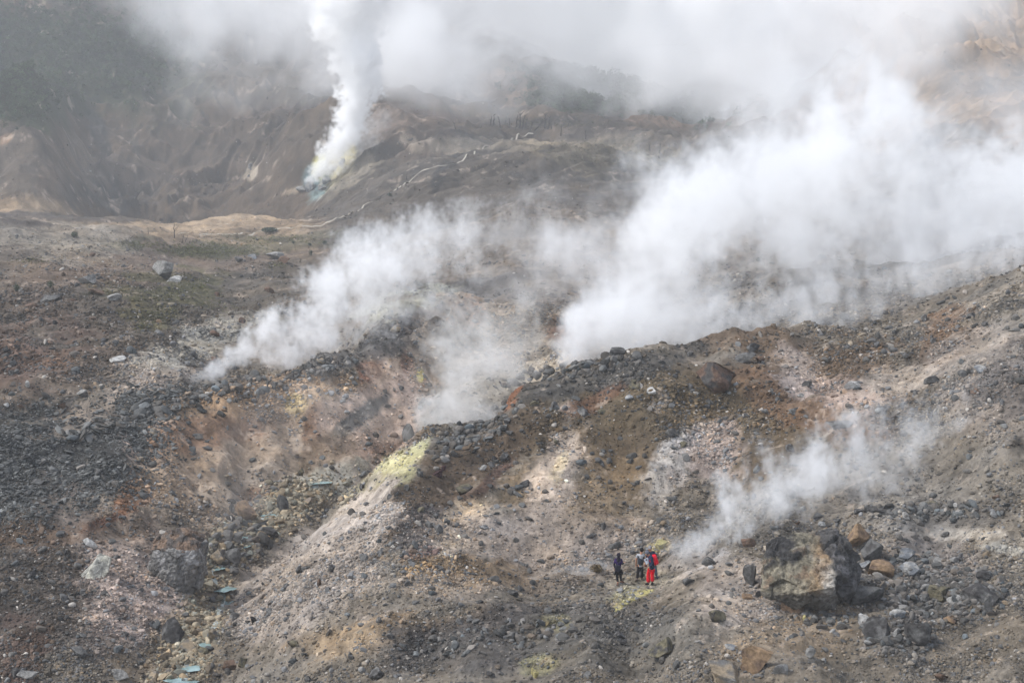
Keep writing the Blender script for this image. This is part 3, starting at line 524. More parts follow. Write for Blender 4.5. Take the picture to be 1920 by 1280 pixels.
HERO = """
170 1019 28 24 pa|small whitish block lying above the pointed pale boulder
308 1110 1 1 x|
322 1182 50 50 dk|smooth charcoal boulder on the left edge of the stream, below the square grey one
408 1042 44 42 tn|big rounded beige boulder in the stream beside the square grey one
438 1045 40 38 gr|grey pyramid boulder leaning on the rounded beige one in the stream
503 996 42 32 dk|dark humped boulder at the right edge of the upper stream
530 945 24 36 gr|upright grey tooth of rock in the pale gravel of the upper stream
462 964 46 50 or|rusty orange boulder at the foot of the brown ravine wall
436 952 16 24 dk|small dark stone left of the rusty orange boulder
360 1162 38 26 tn|lumpy tan boulder just above the charcoal one by the stream
398 1190 24 30 tn|round flat tan stone at the water's right edge
372 1184 28 18 tn|low tan stone between the charcoal boulder and the round flat one
385 1222 32 16 ol|olive-tan stone over the lowest turquoise pool
225 1264 40 22 lg|long light grey stone at the bottom edge left of the stream
148 1222 40 28 gr|grey boulder in the coarse stones of the lower left corner
50 1266 44 18 lg|flat pale slab in the bottom left corner
28 1262 22 24 dk|dark stone next to the flat pale slab in the corner
440 1153 22 18 dk|round black stone on the right bank above the low stream
475 1163 16 18 bk|reddish black nub of rock right of the round black stone
430 1245 30 30 br|cracked brown lump at the right bank near the bottom edge
552 1206 28 22 ol|ochre weathered lump on the grey bank, low in the frame
455 1240 18 24 ol|brown chunk touching the cracked brown lump
597 1092 12 20 br|thin dark upright stone on the near slope
560 1068 16 16 dk|dark stone over the stream's right bank
688 885 28 16 gr|flat grey slab at the ravine lip below the sulphur crust
676 912 12 18 dk|dark sliver of rock under the flat grey slab
870 918 40 22 ol|broad flat olive-grey slab on the brown slope right of the sulphur
888 773 16 14 gr|grey block second from the end of the ridge stones
925 765 20 13 dk|rounded dark stone topmost on the left ridge line
905 779 15 12 dk|dark stone just under the topmost ridge stone
952 790 16 16 dk|smooth dark stone right of the ridge cluster
955 811 16 12 dk|dark stone under the smooth one right of the ridge cluster
896 796 18 11 gr|grey slab in the middle of the ridge cluster
848 800 20 12 ol|tan-topped stone at the left end of the ridge cluster
835 813 14 12 gr|grey stone under the tan-topped one
850 822 20 12 dk|long dark stone in the ridge cluster's lower row
857 827 14 20 lg|pale egg-shaped stone in the ridge cluster
834 845 16 20 gr|grey wedge below the pale egg-shaped stone
802 848 15 11 dk|dark stone at the top edge of the sulphur crust
788 890 16 16 gr|grey stone at the right edge of the sulphur crust
763 915 14 16 gr|grey stone low along the sulphur crust
730 932 14 12 dk|dark stone under the sulphur crust
743 928 10 14 dk|narrow dark stone under the sulphur crust
762 822 32 54 gr 101|tall grey rock standing in the ravine steam
714 848 16 11 br 101|brown stone left of the tall rock in the ravine
566 885 14 18 ol|pale olive chip above the white gravel of the ravine
905 877 18 13 lg|pale stone above the olive-grey slab
925 862 14 14 bk|black stone near the pale one above the olive-grey slab
984 906 22 16 dk|dark grey stone alone on the brown slope
862 935 16 10 gr|grey stone under the broad olive-grey slab
1040 762 20 20 gr|grey block under the crest of the right ridge
1003 757 20 13 ol|olive stone left of the grey block under the crest
1177 747 22 14 bl|blue-grey stone on the brown slope under the crest
1222 735 26 18 pa|whitish chipped stone on the brown slope under the crest
1155 660 34 18 dk|dark clump of rock topmost on the right ridge
1110 678 14 10 dk|small dark knob on the crest of the right ridge
1346 710 84 62 rb|large flat rust-faced brown boulder on the upper slope
1395 668 44 28 gr|grey boulder just above the large rust-faced one
1412 652 28 20 dk|dark stone topping the grey boulder above the rust-faced one
1424 674 20 14 br|brown stone right of the grey boulder above the rust-faced one
1292 664 20 14 dk|dark stone left of the large rust-faced boulder
1260 812 22 20 gr|grey stone in the ochre earth under the crest
1175 1014 1 1 x|
1190 584 46 38 dk 112|dark knob of rock half lost in the steam behind the ridge
1745 713 34 18 gr|smooth grey hump on the upper right slope
1572 796 56 26 gr|broad half-buried grey boulder over the lower steam puff
1838 694 28 18 bl|bluish white chip on the far right slope
1830 735 32 16 br|low brown boulder on the far right slope
1655 768 26 20 dk|dark broken rock in the middle of the right slope
1490 769 34 14 gr|thin grey slab lying on the right slope
1500 742 16 10 lg|small pale chip over the thin grey slab
1600 722 38 18 pa|white crusted rock on the upper right slope
1640 1030 60 56 gr|grey broken block behind the biggest boulder
1612 1006 52 50 or|rust-streaked block against the back of the biggest boulder
1650 1066 54 38 or|orange stained boulder right of the biggest one
1695 1043 48 32 bl|blue-grey rock over the orange stained boulder
1624 1058 36 30 bl|grey stone wedged between the biggest boulder and the orange one
1406 1075 30 54 gr|upright grey-orange block at the left foot of the biggest boulder
1424 1112 20 16 gr|small grey block under the upright one by the biggest boulder
1400 1118 22 14 or|orange stone left of the biggest boulder's foot
1407 1016 38 22 br|brown mound of rock up-left of the biggest boulder
1572 978 26 14 dk|dark stone on the skyline of the biggest boulder
1535 968 24 14 gr|grey stone behind the biggest boulder's top
1492 978 18 10 br|brown stone behind the biggest boulder's left top
1627 953 16 20 dk|dark upright stone on the grey flat behind the biggest boulder
1610 958 26 12 dk|dark low stone on the grey flat behind the biggest boulder
1660 956 64 24 dk|dark ragged outcrop on the grey flat behind the biggest boulder
1752 944 34 15 ol|tan loaf-shaped rock on the grey flat
1870 931 22 13 br|brown stone near the right edge of the grey flat
1700 900 14 12 dk|dark stone in the right slope's pale gravel
1345 1158 38 30 ol|squat brown rock in front of the people
1411 1238 84 60 or|pointed broken slab with an orange face by the bottom edge
1362 1266 80 44 tn|large cracked tan slab in the bottom edge
1462 1255 34 26 lg|grey slab right of the orange-faced one
1372 1211 28 15 bl|smooth blue-grey stone above the orange-faced slab
1518 1224 22 26 lg|pale flat stone standing near the bottom edge
1625 1116 74 46 gr|lumpy grey rock under the orange stained boulder
1592 1118 30 20 dk|dark stone under the biggest boulder's right foot
1660 1100 26 26 tn|pale yellowish stone in the grey rubble right of the biggest boulder
1712 1068 50 30 bl|pale bluish rock in the rubble right of the orange boulder
1748 1080 18 16 lg|pale stone at the right end of the bluish rubble
1765 1108 74 36 ol|long olive slab right of the grey rubble
1848 1080 38 24 dk|dark knobby rock near the right edge
1835 1112 74 52 dk|dark ragged rock heap near the right edge
1856 1130 22 60 gr|tall grey rib of rock near the right edge
1792 1122 34 18 lg|light grey stones ledge under the olive slab
1645 1182 62 50 dk|round charcoal boulder right of the biggest one
1716 1190 68 54 dk|charcoal boulder under the grey rubble
1616 1160 28 26 pa|white stone with an orange stain
1680 1186 22 18 lg|pale stone between the two charcoal boulders
1782 1160 34 18 or|tan orange slab right of the charcoal boulders
1508 1160 9 17 ye|small yellow upright stone before the biggest boulder
1684 1152 34 22 bl|blue-grey lump over the two charcoal boulders
1735 1120 30 20 gr|grey stone left under the olive slab
1765 1270 30 22 br|dark ochre rock in the bottom edge
1168 1204 16 12 bk|black stone under the grey one in the lower middle
1161 1190 24 17 dk|dark grey stone in the lower middle
1240 1215 52 40 ol|half-buried round yellowish rock in the lower middle
918 1263 22 15 dk|dark grey stone in the bottom edge left of centre
954 1162 13 15 pa|small whitish stone in the dark ground
660 1233 15 12 dk|dark stone at the lower left of the dark band
674 1186 18 11 tn|tan stone on the lower ochre band
731 1194 18 16 dk|dark stone in front of the ochre band
708 1264 36 22 dk|dark lumps of rock at the bottom edge
1003 1262 16 20 ye|yellow-green crusted stone at the bottom edge
1240 1020 36 24 ye|yellow sulphur mound behind the people
1152 1024 26 24 gr|grey rock in the mist up-left of the people
1131 986 15 20 dk|dark upright rock on the slope above the people
1108 1006 22 14 gr|grey flat stone on the slope above the people
962 1112 24 16 dk|dark rock at the tip of the low mist
1490 946 18 12 gr|grey stone in the steam left of the grey flat
1330 1054 30 18 gr|grey ledge stone right of the people
1290 1090 26 16 gr|grey lump on the people's shelf
310 508 50 40 lg|big tilted grey slab on the upper left hillside
331 524 36 14 pa|pale foot of the big tilted slab
170 524 50 20 lg|long grey outcrop on the upper left hillside
515 478 38 20 lg|light grey boulder on the edge of the green meadow
476 483 26 13 bl|blue-grey stone left of the meadow's light boulder
449 486 20 12 gr|small grey rock at the left of the meadow's stones
532 486 26 18 br|dark brown rock right of the meadow's light boulder
215 556 30 14 lg|flat pale rock on the rusty hillside
182 546 34 14 br|dark brown ledge on the rusty hillside
95 560 44 16 gr|grey hump at the left edge of the hillside
60 572 34 12 br|brown ledge at the far left
297 603 13 8 or|small orange stone on the mossy hillside
155 737 28 17 lg|grey triangular stone among the left scree
50 721 11 15 pa|white upright chip on the left slope
330 751 21 12 dk|black square stone on the upper rim of the left scree
12 759 14 9 pa|white chip at the left edge
36 761 26 16 br|brown stone at the left edge of the scree
117 762 24 15 br|brown flat stone on the left scree
220 673 38 14 pa|long pale rock in the middle of the left slope
32 651 15 14 bk|black lump at the left edge of the red slope
22 700 18 12 dk|dark lump under the red slope
138 788 12 9 bk|black stone on the left slope
200 990 1 1 x|
262 862 22 16 tn|tan stone at the edge of the ravine wall
232 884 20 12 gr|grey stone at the edge of the left scree
268 770 14 12 gr|grey stone on the upper rim
583 348 22 26 bl 430|blue-grey crag at the foot of the far steaming vent
596 330 12 18 ye 430|bright yellow knob at the mouth of the far steaming vent
614 338 20 18 bl 430|blue-grey broken crag in the middle of the far vent
626 314 24 16 ye 430|yellow crusted crag high on the far vent
644 302 22 13 ol 430|olive crag at the upper right of the far vent
606 352 20 10 lg 430|pale ledge under the far vent
566 356 22 14 lg 430|pale rock left of the far vent
768 264 16 12 tn 430|light rock outcrop on the slope right of the far vent
748 268 10 9 tn 430|small light rock left of the outcrop on the far slope
469 312 10 12 lg 430|pale rock in the far crater wall above another pale one
466 332 9 10 lg 430|lower pale rock in the far crater wall
169 321 7 5 pa 430|single whitish rock low in the far crater's left gully
560 690 10 8 tn|tan chip on the dark bank
"""
def rock_color(v, kind, rs, kk=1.0):
    a, b = srgb(*KC[kind]), srgb(*KC[SEC[kind]])
    o_ = rs.uniform(-40, 40, 3)
    n_ = np.array([mn.fractal(Vector(p * 1.3 + o_), .8, 2.0, 4) for p in v])
    m = sstep(-.1, .45, n_)[:, None]
    return np.clip((a * (1 - m) + b * m) * (1 + .25 * n_[:, None]) * kk, .01, .8)
def place_rock(px, py, w, h, kind, label, rs, sub=3, name='rock', cuts=14, skip=0):
    G = ground(px, py + h * .42, skip); s = G.y / F
    W_, H_ = w * s, h * s
    c = at(px, py, G.y + W_ * .18)
    v, f = cut_rock(rs, sub, cuts, .34, .8, rough=.10)
    col = rock_color(v, kind, rs)
    v = v * np.array([W_ / 2, W_ * rs.uniform(.35, .5), H_ / 2 * 1.08])
    ang = rs.uniform(-.12, .12); ca, sa = math.cos(ang), math.sin(ang)
    v = v @ np.array([[ca, 0, sa], [0, 1, 0], [-sa, 0, ca]])
    o = mesh_np(name, v, f, M_rock, smooth=False, color=col)
    o.location = c
    tag(o, label, 'boulder' if max(w, h) > 40 else 'rock')
    return o
hero_boxes = []
k = 0
for ln in HERO.strip().splitlines():
    a, label = ln.split('|'); px_, py_, w_, h_, kd, *sk_ = a.split(); px_, py_, w_, h_ = map(float, (px_, py_, w_, h_))
    if kd == 'x': continue
    k += 1
    rs = np.random.RandomState(100 + k)
    place_rock(px_, py_, w_, h_, kd, label, rs, sub=4 if max(w_, h_) > 36 else 3 if max(w_, h_) > 15 else 2, name='boulder' if max(w_, h_) > 40 else 'rock', skip=float(sk_[0]) if sk_ else 0)
    hero_boxes.append((px_, py_, w_, h_, label))
N_HERO = k

# ---- boulders with a shape of their own, carved from hulls
def hull_mesh(pts, cuts=5, rough=.08, rl=1.0, seed=0):
    bm = bmesh.new()
    for p in pts: bm.verts.new(p)
    r = bmesh.ops.convex_hull(bm, input=bm.verts)
    bmesh.ops.delete(bm, geom=[g_ for g_ in r['geom_interior'] if isinstance(g_, bmesh.types.BMVert)], context='VERTS')
    for _ in range(cuts): bmesh.ops.subdivide_edges(bm, edges=[e for e in bm.edges if e.calc_length() > .09], cuts=1, use_grid_fill=True)
    bmesh.ops.triangulate(bm, faces=bm.faces)
    bm.normal_update(); o_ = Vector((seed * 3.1, 7, 1))
    for v in bm.verts:
        n_ = mn.fractal(v.co * rl + o_, .8, 2.1, 5); r_ = abs(mn.noise(v.co * rl * 2.2 + o_)); q = mn.noise(v.co * .9 + o_)
        v['d'] if False else None
        fi = mn.fractal(v.co * rl * 4.5 + o_, .7, 2.1, 3); fc = 0
        for s_, w_ in ((.8, 1.0), (2.0, .35)):       # fracture faces: every cell is a tilted plane
            pq = v.co * rl * s_ + o_ * s_; ds, ps = mn.voronoi(pq); cn = mn.random_unit_vector() if False else mn.noise_vector(ps[0] * 7.7).normalized()
            fc += w_ * ((pq - ps[0]).dot(cn) / s_ * 1.1 + .5 * mn.noise(ps[0] * 5.1) / s_ - .25 * max(0, .12 - (ds[1] - ds[0])) / .12 / s_)
        v.co += v.normal * rough * (fc * 1.0 + .35 * fi + .2 * q)
    v = np.array([p.co[:] for p in bm.verts]); f = np.array([[q.index for q in p.verts] for p in bm.faces]); bm.free()
    return v, f
def nfield(v, s, seed, oct_=4): return np.array([mn.fractal(Vector(p) * s + Vector((seed, 3, 9)), .8, 2.0, oct_) for p in v])
BB = at(1517, 1076, ground(1500, 1150).y + 1.2); sc = BB.y / 76.0
pts = [(-2.45, -.5, -.65), (-2.3, -.9, .1), (-2.25, -.2, .7), (-1.75, -.2, 1.65), (-1.2, .5, 1.8), (-.3, .2, 1.85), (.7, .1, 1.95), (1.5, .3, 2.1), (1.9, .1, 1.75), (2.2, 0, 1.15), (2.6, 0, .15),
       (2.2, -.7, -.7), (1.4, -1.0, -1.4), (.3, -1.3, -1.5), (.7, -1.9, 1.0), (1.0, -2.5, .25), (-.4, -2.2, -.2), (-2.2, -1.25, -.7), (-1.5, 2, 1), (1.5, 2, 1.4), (2, 2, -1.5), (-1.5, 2, -1.2)]
v, f = hull_mesh([Vector(p) * sc for p in pts], 5, .20, 1.1, 3)
n1 = nfield(v, .8, 5); n2 = nfield(v, 2.2, 8); vx, vz = v[:, 0] / sc, v[:, 2] / sc
cA, cB, cC, cD, cE = srgb(118, 112, 98), srgb(72, 70, 69), srgb(160, 156, 150), srgb(138, 114, 86), srgb(54, 53, 53)
edge = vx + .35 * (vz - .5) + .5 * n1
mB = sstep(.75, 1.0, edge)[:, None]; mC = (sstep(-.1, .25, edge) * (1 - sstep(.8, 1.0, edge)) * (1 - sstep(.9, 1.3, vz + .6 * n2)))[:, None]  # right face painted dark as the shaded side, lit side kept pale
mD = (np.exp(-((vx - .15 + .45 * (vz - .6) * -1 + .5 * n1) / .38) ** 2) * sstep(-.6, .2, vz))[:, None]
mE = (sstep(.45, .8, vz - .45 * (vx + 1.6) + .5 * n1) * (1 - sstep(-1.0, -.5, vx + .4 * n2)))[:, None]
col = cA * (1 - .0) * np.ones((len(v), 1)); col = col * (1 - mC * .85) + cC * mC * .85; col = col * (1 - mD * .75) + cD * mD * .75
rust = sstep(.25, .5, nfield(v, 1.7, 21))[:, None]; col = col * (1 - rust * .5) + srgb(112, 88, 70) * rust * .5
col = col * (1 - mB) + cB * mB; col = col * (1 - mE) + cE * mE
grey = (sstep(.15, .5, nfield(v, 1.1, 31)) * .5)[:, None]; col = col * (1 - grey * mB) + srgb(112, 110, 112) * grey * mB
und = (1 - sstep(-.62, -.4, vz + .28 * (vx < .3) * 0 - .25 * (vx + 2) * .4))[:, None]; col = col * (1 - und * .6) + cB * und * .6  # underside darkened too, shade put into the colour
crk = sstep(.0, .05, np.abs(nfield(v, 1.9, 41)))[:, None] * .45 + .55
col *= (1 + .45 * n2)[:, None] * crk
big = mesh_np('boulder', v, f, M_rock, color=np.clip(col, .01, .8)); big.location = BB
tag(big, 'biggest boulder, cream and rust face beside a grey shade-painted one, right of the people', 'boulder')
pts = [(-1.75, -1.0, -1.9), (-1.0, -1.1, -.7), (.4, -1.0, -.4), (1.9, -.6, -.6), (1.8, -.9, -1.2), (.9, -1.0, -1.8), (-.3, -1.3, -2.15), (-1.2, -1.35, -2.1), (-1.5, 1, -2.2), (1.6, 1, -2.0), (-1.2, 1, -.6), (1.6, 1, -.6)]
v, f = hull_mesh([Vector(p) * sc for p in pts], 5, .18, 1.3, 8)
m_ = sstep(-.9, -.2, v[:, 0] / sc + .4 * nfield(v, 1, 2))[:, None]; n2 = nfield(v, 2.0, 4)
col = (srgb(150, 124, 100) * (1 - m_) + srgb(84, 80, 77) * m_) * (1 + .4 * n2)[:, None]
ob = mesh_np('rock_foot', v, f, M_rock, color=np.clip(col, .01, .8)); ob.parent = big; ob['label'] = 'pinkish tan lower block, undercut and cracked'

SQ = at(332, 1066, ground(345, 1118).y + 1.0); sc = SQ.y / 80.0 * (80 / 3000 * 39 / 1.04)
q = lambda x, y, z: ((x - 332) / 37.5, y, (1066 - z) / 37.5)
pts = [q(276, .2, 1040), q(284, -.1, 1030), q(300, -.5, 1022), q(340, -.9, 1020), q(378, -.8, 1020), q(383, -.3, 1045), q(381, -.4, 1090), q(372, -.6, 1112), q(345, -.9, 1117), q(335, -1.1, 1100), q(300, -.8, 1075), q(280, -.3, 1062),
       q(290, 1.6, 1030), q(380, 1.6, 1030), q(376, 1.4, 1110), q(320, 1.4, 1110)]
v, f = hull_mesh([Vector(p) * sc for p in pts], 5, .16, 1.3, 12)
n1 = nfield(v, 1.0, 3); n2 = nfield(v, 2.6, 6)
st = sstep(.1, .5, nfield(v * np.array([1, 1, .5]), 1.6, 14))[:, None]
col = (srgb(112, 110, 107) * (1 - st) + srgb(150, 148, 146) * st) * (1 + .4 * n2 + .2 * n1)[:, None]
sq = mesh_np('boulder', v, f, M_rock, color=np.clip(col, .01, .8)); sq.location = SQ
tag(sq, 'square grey boulder capped with brown gravel, standing over the stream', 'boulder')
pts = [q(280, -.1, 1026), q(300, -.5, 1023), q(340, -.9, 1022), q(378, -.8, 1021), q(382, -.2, 1012), q(374, -.2, 1006), q(350, .1, 988), q(338, .1, 989), q(318, 0, 998), q(293, .2, 1005), q(290, 1.2, 1015), q(378, 1.2, 1010), q(340, 1.0, 992)]
v, f = hull_mesh([Vector(p) * sc for p in pts], 5, .12, 2.2, 15)
n2 = nfield(v, 3.5, 6); m_ = sstep(-.2, .3, nfield(v, 2.0, 9))[:, None]
col = (srgb(112, 94, 80) * (1 - m_) + srgb(86, 80, 76) * m_) * (1 + .6 * n2)[:, None]
cap = mesh_np('gravel_cap', v, f, M_rock, color=np.clip(col, .01, .8)); cap.parent = sq; cap['label'] = 'brown gravel on top of the boulder'
# pale wedge boulder with a pointed end
WD = at(180, 1062, ground(180, 1084).y + .5); q = lambda x, y, z: ((x - 180) / 37.0, y, (1062 - z) / 37.0)
pts = [q(148, -.1, 1082), q(165, -.4, 1070), q(184, -.3, 1045), q(190, 0, 1034), q(210, -.1, 1043), q(206, -.4, 1068), q(193, -.6, 1084), q(178, -.7, 1080), q(165, -.6, 1080), q(185, .7, 1050), q(205, .7, 1055), q(190, .6, 1080)]
v, f = hull_mesh([Vector(p) for p in pts], 4, .05, 2.0, 25)
st = sstep(.0, .4, nfield(v, 2.5, 3))[:, None]; col = (srgb(150, 148, 140) * (1 - st) + srgb(176, 172, 158) * st) * (1 + .4 * nfield(v, 4, 1))[:, None]
wd = mesh_np('boulder', v, f, M_rock, color=np.clip(col, .01, .8)); wd.location = WD
tag(wd, 'pale wedge-shaped boulder with a pointed lower end on the pinkish bank', 'boulder')

# ---- loose stones: the largest are things of their own, the rest one mass of rubble
jj, ii = None, None
cellh = np.clip(np.minimum(PY[:-1] , ue2pix(U[:-1], runmax[:-1])[1]) - PY[1:], 0, None) * VIS[1:]
cellh = cellh * (PX[1:] > -300) * (PX[1:] < 2220) * (PY[1:] < 1400)
Dm = D[1:]
AXm, AYm = 90 * X[1:] / Dm, 90 * np.log(Dm)
clump = sstep(-.35, .45, fbm(AXm, AYm, 5, 5, 7, .65))
dens = np.where(Dm < 128, 1.0, np.where(Dm < 240, .8, np.where(Dm < 330, .5, .22))) * (.12 + 1.25 * clump ** 1.6)
PXm, PYm = PX[1:], PY[1:]
def ell(cx, cy_, rx, ry, a=0):
    ca, sa = math.cos(math.radians(a)), math.sin(math.radians(a)); dx, dy = PXm - cx, -(PYm - cy_)
    return 1 - sstep(.6, 1.2, np.sqrt(((dx * ca + dy * sa) / rx) ** 2 + ((-dx * sa + dy * ca) / ry) ** 2) + .35 * (clump - .5))
STREAM = [(300, 1290), (345, 1240), (355, 1235), (370, 1170), (400, 1110), (405, 1060), (440, 1010), (500, 975), (560, 925), (620, 893)]
def dist_stream(px, py):
    d = np.full(np.shape(px), 1e9)
    for (x0, y0), (x1, y1) in zip(STREAM[:-1], STREAM[1:]):
        vx_, vy_ = x1 - x0, y1 - y0; t = np.clip(((px - x0) * vx_ + (py - y0) * vy_) / (vx_ ** 2 + vy_ ** 2), 0, 1)
        d = np.minimum(d, np.hypot(px - x0 - t * vx_, py - y0 - t * vy_))
    return d
dsm = dist_stream(PXm, PYm)
wallM = np.maximum(ell(500, 850, 230, 100, 15), ell(640, 790, 160, 90)) * (Dm > 93) * (Dm < 127)
screeM = np.maximum(ell(60, 870, 300, 110, 10), ell(200, 790, 200, 55, 18)) * (Dm < 128)
bedM = (1 - sstep(22, 60, dsm)) * (Dm < 112)
dens = dens * (1 + 1.3 * screeM + 1.4 * bedM) * (1 - .8 * wallM)
for a in ((1700, 900, 260, 50, 10), (1780, 990, 150, 14, -4), (620, 1000, 120, 30, 38)): dens = dens * (1 - .5 * ell(*a))
POOLS = [(350, 1250, 26, 9), (345, 1277, 28, 6), (392, 1211, 14, 8), (410, 1108, 26, 6), (426, 1131, 10, 5), (400, 1068, 20, 5), (457, 1009, 13, 5), (463, 1026, 8, 5), (502, 966, 12, 3), (600, 905, 16, 4)]
for a in POOLS: dens = dens * (1 - .93 * (1 - sstep(.8, 1.25, np.hypot((PXm - a[0]) / a[2], (PYm - a[1] - 2) / (a[3] + 3)))))
dens = dens * np.where((PXm > 1140) & (PXm < 1240) & (PYm > 1040) & (PYm < 1100), .45, 1)
wgt = (cellh * dens).ravel(); cum = np.cumsum(wgt)
def sample(n_):
    r = np.searchsorted(cum, RS.rand(n_) * cum[-1]); i, j = np.unravel_index(r, cellh.shape)
    return i + 1, j
def stones(n_, pmin, pmax, alpha, sub, cuts, nvar, flat=.7):
    i, j = sample(n_)
    i = np.clip(i, 1, NV - 2); j = np.clip(j, 1, NU - 2)
    f1, f2 = RS.rand(n_), RS.rand(n_)
    p = lambda A_: A_[i, j] * (1 - f1) * (1 - f2) + A_[i, j + 1] * f1 * (1 - f2) + A_[i - 1, j] * (1 - f1) * f2 + A_[i - 1, j + 1] * f1 * f2
    x, y, z = p(X), p(Y), p(Z)
    px_, py_ = ue2pix(x / y, (z - CAMZ) / y)
    r = RS.rand(n_); e_ = 1 - alpha
    s = ((pmax ** e_ - pmin ** e_) * r + pmin ** e_) ** (1 / e_)
    scree = screeM[i - 1, j]; bed = bedM[i - 1, j]
    s = s * np.where(y > 130, np.clip(150 / y, .45, 1), 1) * (1 + .5 * bed + .25 * scree)
    size = s * y / F / 2
    c = COLS[i, j].copy()
    t = RS.rand(n_)[:, None]; ln_ = np.exp(RS.randn(n_) * .28)[:, None]
    g_ = c.mean(1, keepdims=True)
    c = np.where(t < .28, g_ * .6 + srgb(66, 64, 62) * .4, c); c = np.where((t > .28) & (t < .32), srgb(146, 140, 132), c)
    c = np.where((t > .36) & (t < .42), c * np.array([1.12, 1.0, .86]), c)
    sm_ = (RS.rand(n_) < scree * 1.3)[:, None]; c = np.where(sm_, srgb(84, 84, 82) * np.exp(RS.randn(n_, 1) * .4), c)
    bm_ = (RS.rand(n_) < bed)[:, None]; c = np.where(bm_, srgb(136, 126, 108) * np.exp(RS.randn(n_, 1) * .3) * (1 + RS.randn(n_, 1) * np.array([.08, 0, -.08])), c)
    c = np.clip(c * np.where(bm_ | sm_, 1, ln_), .012, .75)
    sh = np.stack([RS.uniform(.75, 1.25, n_), RS.uniform(.6, 1.0, n_), RS.uniform(.4, .85, n_) * (1 - .45 * scree)], 1)
    return x, y, z, size, c, sh, px_, py_, scree, bed
def rand_rot(n_, tilt):
    th = RS.uniform(0, 2 * math.pi, n_); a = RS.randn(n_) * tilt; b = RS.randn(n_) * tilt
    cz, sz = np.cos(th), np.sin(th); cx, sx = np.cos(a), np.sin(a); cyy, sy = np.cos(b), np.sin(b)
    o_, l_ = np.zeros(n_), np.ones(n_)
    Rz = np.stack([cz, -sz, o_, sz, cz, o_, o_, o_, l_], -1).reshape(-1, 3, 3)
    Rx = np.stack([l_, o_, o_, o_, cx, -sx, o_, sx, cx], -1).reshape(-1, 3, 3)
    Ry = np.stack([cyy, o_, sy, o_, l_, o_, -sy, o_, cyy], -1).reshape(-1, 3, 3)
    return Rx @ Ry @ Rz
def merge(st, sub, cuts, nvar):
    x, y, z, size, c, sh = st[:6]; n_ = len(x); V_, F_, C_ = [], [], []
    off = 0; R = rand_rot(n_, .45); var = RS.randint(0, nvar, n_)
    for k_ in range(nvar):
        v, f = cut_rock(RS, sub, cuts, .45, .85, jit=.12 if sub == 1 else .0); q = np.where(var == k_)[0]
        vv = v[None] * (sh[q] * size[q][:, None])[:, None, :]
        vv = np.einsum('nij,nkj->nki', R[q], vv) + np.stack([x[q], y[q], z[q] + size[q] * .12], 1)[:, None, :]
        ff = f[None] + (off + np.arange(len(q)) * len(v))[:, None, None]; off += len(q) * len(v)
        V_.append(vv.reshape(-1, 3)); F_.append(ff.reshape(-1, 3)); C_.append(np.repeat(c[q], len(v), 0))
    return np.concatenate(V_), np.concatenate(F_), np.concatenate(C_)
v12 = ICO[1]
small = merge(stones(330000, 1.8, 8.0, 2.3, 1, 0, 8), 1, 2, 8) if True else None
medium = merge(stones(13500, 7, 17, 2.6, 2, 8, 12), 2, 8, 12)
heap = np.maximum.reduce([ell(1740, 1110, 120, 70, -10), ell(1690, 1195, 70, 30), ell(1850, 1100, 50, 50), ell(890, 805, 80, 28, 30), ell(1080, 690, 140, 14, 10) * .8, ell(480, 720, 160, 22, 12) * .6, ell(260, 775, 150, 16, 18) * .8, ell(1760, 957, 130, 18, 2), ell(1560, 1160, 90, 14) * .7, ell(930, 1195, 200, 24, 8) * .4, ell(450, 1020, 60, 40, 40) * .5])
wgt0, cum0 = wgt, cum
wgt = (cellh * (heap + .02) * (Dm < 130)).ravel(); cum = np.cumsum(wgt)
hp = stones(2600, 9, 26, 2.2, 2, 8, 10)
hp = (*hp[:4], np.clip(srgb(90, 88, 85) * np.exp(RS.randn(2600, 1) * .38) * (1 + RS.randn(2600, 1) * np.array([.06, 0, -.05])), .02, .5), *hp[5:])
hp = hp; coarse = merge(hp, 2, 9, 12)
wgt, cum = wgt0, cum0
medium = tuple(np.concatenate([a, b + (len(medium[0]) if q_ == 1 else 0)]) for q_, (a, b) in enumerate(zip(medium, coarse)))
nv0 = len(small[0])
rub = mesh_np('rubble', np.concatenate([small[0], medium[0]]), np.concatenate([small[1], medium[1] + nv0]), M_rub, smooth=False, color=np.concatenate([small[2], medium[2]]))
tag(rub, 'loose rubble and gravel strewn over the whole slope', 'rubble', None, 'stuff')

